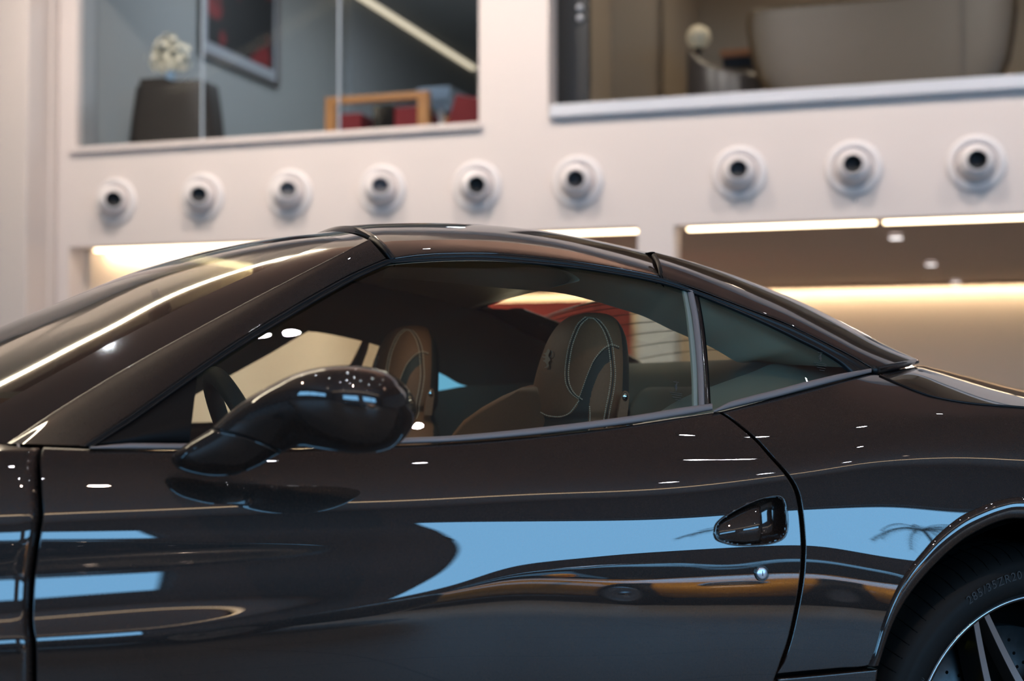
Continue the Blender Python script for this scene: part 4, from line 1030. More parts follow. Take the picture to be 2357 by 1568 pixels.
# mouldings on the beltline
def mould(pts_b, th, name, o=-.002):
    b_ = np.array(pts_b, float); n = 200; A = crom(b_, n); t_ = np.array([th]*n) if not hasattr(th, '__len__') else np.interp(np.linspace(0, 1, n), np.linspace(0, 1, len(th)), th)
    rows = []
    for v, of in ((0.0, .012), (.02, .002), (.12, -.0035), (.35, -.0055), (.7, -.0045), (.93, -.0010), (1.0, .010)):
        q = A.copy(); q[:, 1] -= t_*v
        rows.append(B(np.stack([A[:, 0], A[:, 1]], 1))*0+0 if False else np.array([P(q[k2, 0], q[k2, 1], yb_[k2]+of+o+.055*0) for k2 in range(n)]) if False else (q, of))
    return A, t_, rows
def moulding(pts_b, th, name, o=-.002):
    A, t_, rows = mould(pts_b, th, name, o); yb = B(A)[:, 1]; g = []
    for q, of in rows: g.append([P(q[k2, 0], q[k2, 1], yb[k2]+of+o+(A[k2, 1]-q[k2, 1])*.00028) for k2 in range(len(A))])
    return part(MB().grid(g), name, 'satin_trim', smooth=True)
moulding([(206,1033),(300,1034),(415,1035),(560,1034),(700,1031),(820,1027),(930,1022),(1067,1016),(1258,999),(1449,976),(1564,958),(1640,944.5)], [4,14,14,14,14,14,14,15,17,18,19,16], 'belt_moulding')
moulding([(1643,950),(1680,940),(1730,928),(1790,914),(1850,898),(1930,877),(2006,858)], [6,15,17,18,18,16,10], 'belt_moulding')
# door glass
GT = [(450,858),(530,802),(660,722),(790,651),(880,610),(915,604),(1029,598),(1144,599),(1290,611),(1400,626),(1500,648),(1592,672)]
GB = [(415,1028),(520,1028),(640,1026),(760,1024),(860,1021),(940,1015),(1060,1008),(1170,1000),(1290,988),(1400,974),(1510,958),(1612,942)]
g = band(GT, GB, 160, tuple((v, .004) for v in np.linspace(0, 1, 40)))
part(MB().grid(g), 'door_window', 'side_glass', smooth=True)
GT2 = [(1606,680),(1652,697),(1722,727),(1795,761),(1845,786),(1893,810),(1940,838),(1975,862)]
GB2 = [(1640,942),(1690,932),(1740,921),(1800,906),(1850,893),(1890,883),(1935,872),(1980,861)]
g = band(GT2, GB2, 80, tuple((v, .004) for v in np.linspace(0, 1, 24)))
qg = part(MB().grid(g), 'quarter_window', 'side_glass', smooth=True)
# upright strips between the two side windows
def upright(lx, rx, name, m, prof):
    A = crom(lx, 40); Bb = crom(rx, 40); rows = [G(A+(Bb-A)*v)+np.array([0, o, 0]) for v, o in prof]; return part(MB().grid(rows), name, m, smooth=True)
upright([(1572,664),(1584,740),(1594,850),(1597,948)], [(1584,667),(1598,740),(1608,850),(1611,946)], 'window_edge', 'grey_leather', ((0, .006), (.3, .003), (.7, .003), (1, .006)))
upright([(1583,666),(1597,740),(1608,850),(1611,948)], [(1597,671),(1610,740),(1620,850),(1623,945)], 'pillar_trim', 'satin_trim', ((0, .012), (.05, .001), (.3, -.003), (.6, -.004), (.95, 0), (1, .01)))
upright([(1596,670),(1609,740),(1619,850),(1622,948)], [(1612,682),(1625,760),(1634,850),(1640,942)], 'pillar_band', 'black_gloss', ((0, .008), (.1, .002), (.9, .002), (1, .012)))
# sail triangle
g = band([(455,859),(400,898),(340,940),(270,990),(226,1021)], [(436,1021),(400,1021),(350,1021),(290,1021),(228,1022)], 40, tuple((v, .001+(.008 if v in (0, 1) else 0)) for v in (0, .04, .3, .6, .96, 1)))
part(MB().grid(g), 'sail_panel', 'sail_black', smooth=True)
# ------------------------------------------------------------------ door mirror
MSEC = [((394,1056),(397,1066),2.000,.006),((402,1044),(412,1081),1.996,.014),((422,1028),(446,1091),1.985,.024),((452,1008),(492,1097),1.972,.030),((487,985),(545,1093),1.955,.035),
        ((530,947),(598,1072),1.935,.040),((575,914),(640,1048),1.912,.046),((625,886),(684,1031),1.888,.054),((675,862),(722,1034),1.868,.062),((725,848),(765,1040),1.852,.068),((775,842),(806,1044),1.842,.072),
        ((825,842),(846,1045),1.838,.072),((870,850),(880,1041),1.838,.068),((905,864),(908,1030),1.842,.060),((932,885),(931,1010),1.848,.048),((949,908),(948,985),1.855,.034),((958,932),(957,962),1.860,.018),((961,944),(961,950),1.862,.003)]
sec = []
for (ux, uy), (lx, ly), Yc, hd in MSEC:
    row = []
    for k in range(40):
        a = 2*PI*k/40; v = (1-math.cos(a))/2; s_ = math.sin(a); s_ = math.copysign(abs(s_)**.8, s_)
        x = ux+(lx-ux)*v; y = uy+(ly-uy)*v
        lean = .018*(v-.5) if lx > 640 else .02*(v-.5)
        row.append(P(x, y, Yc-hd*s_+lean*(hd/.07)))
    sec.append(row)
sec = np.array(sec); dense = crom(sec, 200)
# split line between foot and shell, running oblique: near section 4..6
cutk = int(200*4.15/17)
def mirror_part(rows, name):
    mb = MB().grid(rows, closev=True); return part(mb, name, 'paint', smooth=True)
mir_root = empty('side_mirror', (0, 0, 0), parent=car); 
vk = (1-np.cos(2*PI*np.arange(40)/40))/2; ci = 46+27*vk
def resam(t0, t1, n): return np.stack([np.stack([np.interp(np.linspace(t0[k], t1[k], n), np.arange(200), dense[:, k, c]) for c in range(3)], 1) for k in range(40)], 1)
A_ = resam(np.zeros(40), ci-.6, 60); B_ = resam(ci+.6, np.full(40, 199.0), 150)
def shrinkring(r_, s_): c0 = r_.mean(0); return c0+(r_-c0)*s_
A2 = np.concatenate([A_, [shrinkring(A_[-1], .97)+(A_[-1]-A_[-2]).mean(0)*.3], [shrinkring(A_[-1], .9)]])
B2 = np.concatenate([[shrinkring(B_[0], .9)], [shrinkring(B_[0], .97)], B_])
def mk(rows, name, m): mb = MB().grid(rows, closev=True); mb.v = [(x-.5, y-YC, z) for x, y, z in mb.v]; return mb.build(name, m, mir_root, smooth=True)
# the gap between both follows the slanted line: shear the ring positions
mk(A2, 'mirror_foot', 'paint'); mk(B2, 'mirror_shell', 'paint')
mk(np.array([shrinkring(A_[-3], .95), shrinkring(B_[2], .95)]), 'gasket', 'rubber')
gl = np.array([shrinkring(dense[i], s_) for i, s_ in ((120, .55), (150, .55), (175, .5))])+[.03, .035, 0]
# ------------------------------------------------------------------ wheels
def tyre_text(txt, a_c, r_, size, parent, yo):
    cu = bpy.data.curves.new('lettering', 'FONT'); cu.body = txt; cu.size = size; cu.extrude = .0004; cu.align_x = 'CENTER'; cu.space_character = 1.15; cu.resolution_u = 3
    o = bpy.data.objects.new('tmp', cu); C.objects.link(o); dg = bpy.context.evaluated_depsgraph_get(); me = bpy.data.meshes.new_from_object(o.evaluated_get(dg)); bpy.data.objects.remove(o)
    for v in me.vertices:
        x, y, z = v.co; a = a_c-x/r_; rr = r_+y; v.co = (rr*math.cos(a), yo-z-.0002, rr*math.sin(a))
    me.update(); me.name = 'lettering'; return link('lettering', me, 'tyre_mark', parent, smooth=False)
def make_wheel(name):
    w_ = empty(name, (0, 0, 0)); fy = lambda x, y, z: (x, z, y)
    q = [(.262, .012), (.268, .002), (.272, -.004), (.280, -.0075), (.290, -.0088), (.302, -.0088), (.312, -.0068), (.3135, -.0052), (.322, -.002), (.332, .006), (.340, .017), (.3455, .032), (.3478, .047)]
    prof = q+[(.3485, .060), (.3485, .215), (.3478, .228), (.340, .258), (.322, .276), (.29, .283), (.266, .27)]
    ty = MB().lathe(prof, 160, fy).build('tyre', 'tyre', w_, smooth=True)
    # sipes: curved grooves from the shoulder onto the tread
    sp = MB()
    for k in range(80):
        a0 = 2*PI*k/80; pts = []
        for u in np.linspace(0, 1, 9):
            r_ = np.interp(u, [0, .25, .45, .7, 1], [.329, .3385, .3452, .3483, .3490]); h = np.interp(u, [0, .25, .45, .7, 1], [.0040, .0140, .0300, .055, .10])
            a = a0-.055*u**1.7; pts.append((r_*math.cos(a), h, r_*math.sin(a)))
        sp.tube(pts, .0011, 5)
    sp.build('tread_grooves', 'gap_black', ty, smooth=True)
    gr = MB()
    for h in (.085, .13, .175): gr.lathe([(.3488, h-.006), (.3492, h), (.3488, h+.006)], 120, fy)
    gr.build('tread_channels', 'gap_black', ty, smooth=True)
    tyre_text('285/35ZR20', math.radians(109.5), .300, .021, ty, -.0088)
    tyre_text('E120', math.radians(153), .281, .011, ty, -.0078); tyre_text('TUBELESS', math.radians(168), .281, .010, ty, -.0078)
    rim = MB().lathe([(.262, .014), (.2665, .006), (.2655, .000), (.2610, -.001), (.2600, .004), (.2560, .012), (.252, .03), (.246, .05), (.244, .10), (.236, .12), (.236, .25), (.262, .262)], 120, fy).build('rim', 'rim_dark', w_, smooth=True)
    MB().lathe([(.2665, .003), (.2648, -.0012), (.2630, .0010)], 120, fy).build('rim_edge', 'rim_silver', rim, smooth=True)
    for k in range(5):
        am = math.radians(117.3)+2*PI*k/5; s_ = MB(); f_ = MB()
        for sg in (-1, 1):
            p0 = np.array([.263*math.cos(am+sg*.045), 0, .263*math.sin(am+sg*.045)]); p1 = np.array([.070*math.cos(am+sg*.60), 0, .070*math.sin(am+sg*.60)])
            d = (p1-p0); L = np.linalg.norm(d); d /= L; n_ = np.array([-d[2], 0, d[0]])
            if n_@np.array([math.cos(am), 0, math.sin(am)]) > 0: pass
            outn = n_ if (n_@(p1+p0)/2-0) else n_
            inner = -sg*np.array([-math.sin(am), 0, math.cos(am)])   # towards the pair's middle line
            inner = inner-d*(inner@d); inner /= np.linalg.norm(inner)
            rows_s, rows_f = [], []
            for u in np.linspace(0, 1, 14):
                c0 = p0+d*L*u; yf = .004+.020*math.sin(PI*min(u*1.1, 1)*.5)+.006*u; wd = .0062+.0022*u
                prof_ = [(-wd-.001, yf+.055), (-wd-.0005, yf+.001), (-wd, yf), (wd, yf), (wd+.009, yf+.018), (wd+.012, yf+.055)]
                rows_s.append([c0+inner*a_+np.array([0, b_, 0]) for a_, b_ in prof_])
                rows_f.append([c0+inner*a_+np.array([0, yf-.0006, 0]) for a_ in (-wd*.86, wd*.86)])
            s_.grid(rows_s, closev=True); f_.grid(rows_f)
        sp_ = s_.build('spoke', 'rim_dark', w_, smooth=False); f_.build('machined_face', 'rim_silver', sp_)
    MB().lathe([(.001, .014), (.03, .014), (.034, .018), (.036, .03), (.070, .032), (.085, .040), (.092, .07), (.06, .08)], 48, fy).build('hub', 'rim_dark', w_, smooth=True)
    for k in range(5):
        a = 2*PI*k/5+.3; MB().lathe([(.001, .020), (.008, .020), (.009, .034)], 6, lambda x, y, z: (x+.056*math.cos(a), z, y+.056*math.sin(a))).build('wheel_bolt', 'chrome', w_)
    dm = MB().lathe([(.08, .098), (.196, .098), (.197, .102), (.197, .128), (.196, .132), (.08, .132)], 96, fy); hh = dm
    for k in range(72):
        a = 2*PI*k/72; rr = (.125, .148, .171, .160, .136)[k % 5]; hh.lathe([(.0001, .0972), (.0032, .0972), (.0032, .0985)], 8, lambda x, y, z: (x+rr*math.cos(a), z, y+rr*math.sin(a)), mi=1)
    dm.build('brake_disc', ['disc', 'gap_black'], w_, smooth=True)
    g = []
    for r_, y0 in ((.13, .085), (.135, .070), (.20, .070), (.212, .080), (.214, .14), (.13, .15), (.13, .085)):
        g.append([(r_*math.cos(a), y0, r_*math.sin(a)) for a in np.linspace(math.radians(146), math.radians(204), 18)])
    ca = MB().grid(g); ca.build('brake_caliper', 'caliper', w_, smooth=False)
    MB().tube([(.175*math.cos(a), .072, .175*math.sin(a)) for a in np.linspace(math.radians(156), math.radians(196), 12)], .006, 8).build('caliper_rib', 'caliper', w_, smooth=True)
    # disc hat ring behind the spokes catching the light
    MB().lathe([(.236, .12), (.20, .16), (.10, .17), (.001, .17)], 48, fy).build('inner_barrel', 'gap_black', w_, smooth=True)
    return w_
rear_w = make_wheel('rear_wheel'); rear_w.parent = car; rear_w.location = (WX+.018-.5, WHEEL_Y-YC, WZc)
def copy_tree(o, parent=None, mirrored=False):
    c_ = o.copy(); C.objects.link(c_); c_.parent = parent
    for ch in list(o.children): copy_tree(ch, c_)
    return c_
fw_ = copy_tree(rear_w, car); fw_.location = (FWX-.5, WHEEL_Y-YC, WZc); fw_.name = 'front_wheel'
for x_, nm in ((WX, 'rear_wheel'), (FWX, 'front_wheel')):
    t = copy_tree(rear_w, car); t.rotation_euler = (0, 0, PI); t.location = (x_-.5, YC-WHEEL_Y, WZc); t.name = nm
# ------------------------------------------------------------------ far side of the body, floor
for o, nm in ((door, 'door'), (rear_f, 'rear_fender'), (ff, 'front_fender'), (pil, 'windscreen_pillar'), (flank, 'rear_roof_panel')):
    me = o.data.copy(); n = len(me.vertices); co = np.empty(n*3); me.vertices.foreach_get('co', co); co = co.reshape(-1, 3)
    if nm == 'rear_roof_panel': zl2 = np.interp(co[:, 0]+.5, fw[:, 0], fw[:, 2]); co[:, 2] = zl2+(co[:, 2]-zl2)*.22
    co[:, 1] = -co[:, 1]
    me.vertices.foreach_set('co', co.ravel()); me.flip_normals(); d = bpy.data.objects.new(nm, me); C.objects.link(d); d.parent = car
part(MB().box(-1.5, 2.3, YC-.62, YC+.62, .14, .20), 'underbody', 'gap_black')
mb = MB()
mb.grid([[(x_, YC+a_, .20) for a_ in (-.80, .80)] for x_ in (-.3, 1.5)]); mb.grid([[(x_, YC+.80, z_) for z_ in (.2, .80)] for x_ in (-.3, 1.5)])
mb.grid([[(x_, YC-.80, z_) for z_ in (.2, .80)] for x_ in (-.3, 1.5)])
part(mb, 'cabin_floor', 'dark_trim')
# ------------------------------------------------------------------ interior
farY = lambda of: (lambda X, Z: 2*YC-glassY(X, Z)-of)
def farG(pts, of=.05): a = np.asarray(pts, float); return hitS(a[..., 0], a[..., 1], farY(of), 60)
OT = [(380,950),(450,909),(520,870),(620,815),(700,768),(718,764),(760,770),(835,786),(900,806),(960,832),(1020,863),(1074,889),(1180,900),(1330,900)]
OU = [(300,900),(380,840),(470,770),(560,710),(640,660),(700,640),(760,632),(850,630),(920,632),(980,640),(1040,660),(1105,697),(1255,766),(1400,835)]
g = []
for v in np.linspace(0, 1, 14): g.append(farG(crom(OT, 90)*(1-v)+crom(OU, 90)*v, .05+.02*math.sin(PI*v)))
part(MB().grid(g), 'far_side_trim', 'dark_trim', smooth=True)
tb = [(985,903),(1025,897),(1074,889),(1180,884),(1330,866),(1440,850)]; bb = [(985,1020),(1025,1020),(1080,1020),(1200,1015),(1350,1000),(1500,980)]
part(MB().grid([farG(crom(tb, 40)*(1-v)+crom(bb, 40)*v, .06+.10*v) for v in np.linspace(0, 1, 10)]), 'far_door_trim', 'dark_trim', smooth=True)
lf = [(834,783),(826,800),(808,836),(792,868)]; rt_ = [(850,789),(846,808),(834,842),(826,872)]
part(MB().grid([farG(crom(lf, 12)*(1-v)+crom(rt_, 12)*v, .055-.01*math.sin(PI*v)) for v in np.linspace(0, 1, 5)]), 'far_pillar_trim', 'dark_trim', smooth=True)
fgl = [(380,940),(560,820),(718,755),(850,775),(1000,840),(1090,890)]; fgb = [(420,1000),(560,990),(700,985),(850,975),(1000,955),(1100,900)]
part(MB().grid([farG(crom(fgl, 40)*(1-v)+crom(fgb, 40)*v, 0.0) for v in np.linspace(0, 1, 16)]), 'far_window', 'far_glass', smooth=True)
# headliner
rows = []
for X_, ze, up_, fz in ((.52, 1.165, .055, .01), (.64, 1.192, .055, .02), (.80, 1.203, .055, .028), (.93, 1.196, .048, .022), (1.0, 1.176, .018, .014), (.95, 1.166, .0, .018)):
    r_ = []
    for v in np.linspace(0, 1, 25):
        Yn = 2.335 if X_ < .9 else 2.34; y = Yn+(2*YC-2*Yn)*v; r_.append((X_+(.06*math.sin(PI*v) if X_ < .6 else {1.0: -.02+.15*v, .95: .19*v}.get(X_, 0)), y, ze+up_*math.sin(PI*v)+fz*v))
    rows.append(r_)
part(MB().grid(crom(np.array(rows), 40)), 'headliner', 'headliner', smooth=True)
# near inner quarter trim with the see-through lens
TA = [(895,600),(960,595),(1029,594),(1144,594),(1240,602),(1335,614),(1430,630),(1510,646),(1587,662),(1652,690),(1722,722),(1795,756),(1850,784),(1900,812),(1950,846)]
HA = [(880,640),(960,645),(1040,652),(1140,662),(1238,670),(1300,677),(1360,691),(1420,709),(1480,728),(1540,757),(1590,779),(1640,801),(1699,834),(1735,833),(1779,838)]
g = []
for v in np.linspace(0, 1, 16):
    c_ = crom(TA, 110)*(1-v)+crom(HA, 110)*v; g.append(G(c_, .030+.15*v**1.3))
part(MB().grid(g), 'quarter_trim', 'headliner', smooth=True)
TB = [(1470,978),(1505,957),(1545,931),(1590,908),(1640,889),(1690,871),(1735,855),(1779,838),(1840,836),(1900,838),(1950,846)]
BB = [(1470,1000),(1520,998),(1570,990),(1610,980),(1660,962),(1710,948),(1760,935),(1810,920),(1870,905),(1930,890),(1990,872)]
g = []
for v in np.linspace(0, 1, 14):
    c_ = crom(TB, 90)*(1-v)+crom(BB, 90)*v; g.append(G(c_, .16-.12*v**.8+.012*math.sin(PI*v)))
part(MB().grid(g), 'quarter_panel_trim', 'grey_leather', smooth=True)
# rear deck roll, rear seats
def roll(X_, Z_, r_, y0, y1, n=30, sc=1.0):
    g = []
    for y in np.concatenate([[y0], np.linspace(y0+.004, y1-.004, n), [y1]]):
        k2 = .3 if y in (y0, y1) else 1; g.append([(X_+r_*sc*k2*math.cos(a), y, Z_+r_*k2*math.sin(a)) for a in np.linspace(0, 2*PI, 28, endpoint=False)])
    return MB().grid(g, closev=True)
part(roll(1.47, .968, .075, 2.49, 3.35, sc=1.3), 'rear_deck', 'grey_leather', smooth=True)
part(MB().grid([[(1.45, y, .985) for y in (2.5, 3.34)], [(1.64, y, .985) for y in (2.5, 3.34)], [(1.64, y, .8) for y in (2.5, 3.34)]]), 'rear_shelf', 'dark_trim')
for yc in (2.56, 3.27):
    t = empty('rear_seat', (0, 0, 0), parent=car)
    def sub(mb, n_, m_, **k): mb.v = [(x-.5, y-YC, z) for x, y, z in mb.v]; return mb.build(n_, m_, t, **k)
    sub(roll(1.36, .925, .06, yc-.28, yc+.28, sc=.9), 'backrest_top', 'grey_leather', smooth=True)
    sub(MB().box(1.30, 1.40, yc-.27, yc+.27, .45, .93), 'backrest', 'black_leather', bevel=.03)
    sub(MB().box(1.283, 1.30, yc-.20, yc+.20, .45, .885), 'backrest_inlay', 'tan_leather', bevel=.01)
    sub(MB().box(1.05, 1.32, yc-.25, yc+.25, .40, .52), 'seat', 'tan_leather', bevel=.04)
# front seats
YSEAT = 2.55
zs = [(1.129,.004,.004,1.092),(1.1275,.030,.016,1.092),(1.122,.060,.032,1.089),(1.108,.088,.046,1.086),(1.08,.113,.059,1.082),(1.04,.130,.067,1.076),(1.0,.138,.072,1.070),(.965,.140,.075,1.066),(.94,.138,.076,1.064),(.922,.128,.072,1.062),(.905,.150,.072,1.060),(.88,.196,.073,1.057),(.85,.228,.074,1.050),(.78,.246,.078,1.035),(.62,.255,.085,.99),(.42,.255,.09,.94)]
g = []
for z_, hw, hx, xc in zs:
    r_ = []
    for k in range(420):
        a = 2*PI*k/420; cu, su = math.cos(a), math.sin(a); ex = .72
        x = hx*math.copysign(abs(cu)**.9, cu); y = hw*math.copysign(abs(su)**ex, su)
        if cu < 0: x *= 1.0
        r_.append((xc+x, YSEAT+y, z_))
    g.append(r_)
SG = crom(np.array(g), 460)
seat = empty('front_seat', (0, 0, 0), parent=car)
mbs = MB().grid(SG, closev=True)
BLK = np.array([(1407,799),(1390,808),(1375,822),(1360,845),(1349,875),(1337,908),(1329,935),(1315,952),(1290,962),(1262,962),(1243,955),(1234,985),(1226,1030),(1352,1030),(1353,975),(1356,930),(1363,897),(1377,861),(1392,840),(1407,830)], float)
n1, n2 = SG.shape[:2]; cen = (SG[:-1]+np.roll(SG, -1, 1)[:-1]+SG[1:]+np.roll(SG, -1, 1)[1:])/4
q = cen-CAM; dd = q@FWD; pxs = np.stack([1178.5+FPX*(q@RGT)/dd, 784-FPX*(q@UPV)/dd], -1)
nr = np.cross(np.roll(SG, -1, 1)[:-1]-SG[:-1], SG[1:]-SG[:-1]); nr /= np.linalg.norm(nr, axis=2, keepdims=True)+1e-12
out = cen-cen.mean(1, keepdims=True); sgn = np.sign((nr*out).sum(2, keepdims=True)); nr = nr*sgn
mi = np.where(nr[..., 0] > .50, 1, 0); near = cen[..., 1] < YSEAT
inb = inpoly(pxs, BLK) & near; mi = np.where(inb & (mi == 0), 1, mi)
# the same insert on the far flank of the seat
pm = cen.copy(); pm[..., 1] = 2*YSEAT-pm[..., 1]; q2 = pm-CAM; d2 = q2@FWD; pm2 = np.stack([1178.5+FPX*(q2@RGT)/d2, 784-FPX*(q2@UPV)/d2], -1)
mi = np.where(inpoly(pm2, BLK) & ~near & (nr[..., 1] > .3), 1, mi)
mbs.mi = list(mi.ravel()); 
def spart(mb, n_, m_, par=None, **k):
    mb.v = [(x-.5, y-YC, z) for x, y, z in mb.v]; return mb.build(n_, m_, par or seat, **k)
bvh = BVHTree.FromPolygons([Vector(v) for v in mbs.v], mbs.f)
spart(mbs, 'backrest', ['tan_leather', 'black_leather'], smooth=True)
def cast(px, py, of=.0008):
    d = ray(px, py); h = bvh.ray_cast(Vector(CAM), Vector(d).normalized())
    if h[0] is None: return None
    n_ = h[1]; n_ = n_ if n_.dot(Vector(d)) < 0 else -n_
    return np.array(h[0]+n_*of)
st = MB()
def stitch(pts, off=(0, 0), dash=True, r_=.0011, mbx=None):
    a = arc(np.array(pts, float)+np.array(off), 400); L = np.linalg.norm(np.diff(arc(pts, 50), axis=0), axis=1).sum(); n = max(int(L/4.6), 2)
    for k in range(n):
        i0, i1 = int(400*k/n), int(400*(k+.62)/n) if dash else int(min(399, 400*(k+1)/n))
        p0, p1 = cast(*a[min(i0, 399)]), cast(*a[min(i1, 399)])
        if p0 is not None and p1 is not None: (mbx or st).tube([p0, p1], r_, 5)
LL = [(1347,731),(1330,747),(1318,772),(1309,800),(1303,835),(1301,862),(1304,885),(1315,905),(1334,920)]
RR_ = [(1347,731),(1366,734),(1383,752),(1393,772),(1400,796),(1404,830),(1406,862),(1402,900),(1394,940),(1386,985)]
AA = [(1424,799),(1410,794),(1398,797),(1384,808),(1367,830),(1353,862),(1343,890),(1334,915)]
stitch(LL); stitch(LL, (8, 1)); stitch(RR_); stitch([(x+10, y+2) for x, y in RR_]); stitch(AA); stitch([(1245,949),(1262,957),(1290,959),(1313,949),(1334,921)]); stitch([(1240,960),(1234,985),(1229,1005)]); stitch([(1357,935),(1358,960),(1355,1000)])
spart(st, 'stitching', 'stitch')
sm = MB(); stitch([(x+4, y+1) for x, y in LL], dash=False, r_=.0011, mbx=sm); stitch([(x+5, y+1) for x, y in RR_], dash=False, r_=.0011, mbx=sm); stitch([(x, y+4) for x, y in AA], dash=False, r_=.0010, mbx=sm); spart(sm, 'seam', 'black_leather')
def plate(poly, of, name, m, th=.0, par=None, bulge=0):
    pts = [cast(x, y, of) for x, y in poly]
    if any(p is None for p in pts): return None
    bm = bmesh.new(); vs = [bm.verts.new(tuple(p-[.5, YC, 0])) for p in pts]; f = bm.faces.new(vs)
    if th:
        r_ = bmesh.ops.extrude_face_region(bm, geom=[f]); n_ = f.normal.copy()
        d = Vector((0, 1, 0)) * -th
        bmesh.ops.translate(bm, vec=d, verts=[v for v in r_['geom'] if isinstance(v, bmesh.types.BMVert)])
    bmesh.ops.triangulate(bm, faces=bm.faces); bmesh.ops.recalc_face_normals(bm, faces=bm.faces); me = bpy.data.meshes.new(name); bm.to_mesh(me); bm.free(); return link(name, me, m, par or seat, smooth=False)
# prancing horse pressed into the head panel
ex, ey_ = 1262, 826
HORSE = [(4,-23),(7,-20),(8,-15),(5,-11),(4,-6),(7,-1),(9,5),(6,8),(4,12),(6,17),(3,22),(-1,23),(-6,24),(-5,22),(-1,20),(1,16),(-2,12),(-5,8),(-8,8),(-8,5),(-4,4),(-3,0),(-8,-1),(-11,-4),(-10,-6),(-6,-4),(-2,-5),(-3,-9),(-7,-10),(-8,-13),(-4,-12),(-1,-14),(1,-19)]
plate([(ex+x*.95, ey_+y*.95) for x, y in HORSE], .0036, 'emblem', 'emblem_grey')
tl_ = MB(); pts = [cast(ex+x, ey_+y, .0032) for x, y in ((6,-2),(11,-6),(12,-12),(11,-17))]
if all(p is not None for p in pts): tl_.tube(pts, .0009, 5); spart(tl_, 'emblem_tail', 'emblem_grey')
LOOP = [(1434,903),(1440,899),(1446,901),(1449,908),(1449,925),(1446,950),(1443,978),(1420,978),(1423,950),(1428,920)]
def plateY(poly, y0, y1, name, m, par, bev=.002):
    mb = MB(); n = len(poly); a_ = [P(x, y, y0) for x, y in poly]; b_ = [p+[0, y1-y0, 0] for p in a_]; mb.add([*a_, *b_], [tuple(range(n)), tuple(range(2*n-1, n-1, -1))]+[(i, i+n, (i+1) % n+n, (i+1) % n) for i in range(n)])
    return spart(mb, name, m, par=par, bevel=bev)
yb_ = 2.400
bg = plateY(LOOP, yb_-.012, yb_-.004, 'belt_guide', 'tan_leather', seat)
c0 = P(1439, 914, yb_-.0125); spart(MB().lathe([(.0001, .0022), (.0045, .0020), (.0058, .0008), (.0062, 0)], 24, lambda x, y, z: (c0[0]+x*.9, c0[1]-z, c0[2]+y*1.35)), 'snap_button', 'chrome', smooth=True)
shp = [(2.58,.990),(2.65,.988),(2.71,.972),(2.77,.948),(2.825,.920),(2.86,.89),(2.875,.85),(2.875,.70),(2.50,.70),(2.50,.95)]
mb = MB(); n_ = len(shp); mb.add([(x_-max(0, y_-2.62)*.40, y_, z_) for x_ in (.995, 1.075) for y_, z_ in shp], [tuple(range(n_)), tuple(range(2*n_-1, n_-1, -1))]+[(i, i+n_, (i+1) % n_+n_, (i+1) % n_) for i in range(n_)])
spart(mb, 'shoulder_bolster', 'tan_leather', bevel=.02)
spart(MB().box(.62, 1.02, YSEAT-.24, YSEAT+.24, .30, .46), 'seat', 'tan_leather', bevel=.05)
spart(MB().box(.66, 1.0, YSEAT-.2, YSEAT+.2, .2, .30), 'seat_base', 'gap_black')
seat2 = copy_tree(seat, car); seat2.location = (-.150, .74, .004)
lamp('cabin_fill', 'AREA', (.85, 2.92, 1.235), (.9, 2.92, 0), 0.45, (1.0, 0.94, 0.82), shape='DISK', size=0.10)  # unseen fill light added to lift the dark cabin
# steering wheel, column, dash, mirror
sw = empty('steering_wheel', (0, 0, 0), parent=car)
def swp(mb, n_, m_, **k): mb.v = [(x-.5, y-YC, z) for x, y, z in mb.v]; return mb.build(n_, m_, sw, **k)
cw_ = np.array([.438, 2.55, .842]); tl = math.radians(24)
ax1 = np.array([0, 1.0, 0]); ax2 = np.array([-math.sin(tl), 0, math.cos(tl)]); axn = np.cross(ax1, ax2)
swp(MB().tube([cw_+.178*(ax1*math.cos(a)+ax2*math.sin(a)) for a in np.linspace(0, 2*PI, 60, endpoint=False)], .0165, 12, closed=True), 'rim', 'black_leather', smooth=True)
for a in (0, PI, -PI/2): swp(MB().tube([cw_+.05*(ax1*math.cos(a)+ax2*math.sin(a))-axn*.0, cw_+.17*(ax1*math.cos(a)+ax2*math.sin(a))], .012, 8), 'spoke', 'black_leather', smooth=True)
swp(MB().sphere(tuple(cw_), .06, 20, 12, (.5, 1, 1)), 'hub', 'black_leather', smooth=True)
swp(MB().tube([cw_, cw_+np.array([-.25, 0, -.06])], .035, 14), 'column', 'dark_trim', smooth=True)
g = []
for X_, z_, k_ in ((-.55, .885, 0), (-.3, .935, 1), (-.05, .968, 1), (.12, .972, 1), (.20, .955, 1), (.235, .90, 1), (.24, .7, 1), (.2, .5, 1)):
    g.append([(X_-.05*math.sin(PI*v), 2.30+1.30*v, z_-(.060*(1-v)**1.5 if z_ > .92 else .04*(1-v))+.010*math.sin(PI*v)) for v in np.linspace(0, 1, 40)])
g = crom(np.array(g), 60)
cut1, cut2 = 15, 20
dash = part(MB().grid(g), 'dashboard', 'grey_leather', smooth=True)
tanb = g[2:34, 14:19].copy(); tanb[..., 2] += .0035; part(MB().grid(tanb), 'dashboard_band', 'tan_leather', parent=dash, smooth=True)
bn = []
for X_, s_ in ((.02, .3), (.06, .85), (.12, 1.0), (.20, 1.02), (.235, .95), (.235, .2)):
    bn.append([(X_, YSEAT+.15*s_*math.cos(a), .925+.065*s_*math.sin(a)) for a in np.linspace(0, PI, 30)])
part(MB().grid(crom(np.array(bn), 30)), 'instrument_cowl', 'grey_leather', smooth=True)
c0 = P(368, 722, YC-.02); part(MB().sphere(tuple(c0), .05, 24, 14, (.42, 2.0, .72)), 'interior_mirror', 'black_gloss', smooth=True)
part(MB().tube([c0+[0, .02, .02], c0+[-.01, .02, .05]], .007, 8), 'mirror_stem', 'black_gloss', smooth=True)
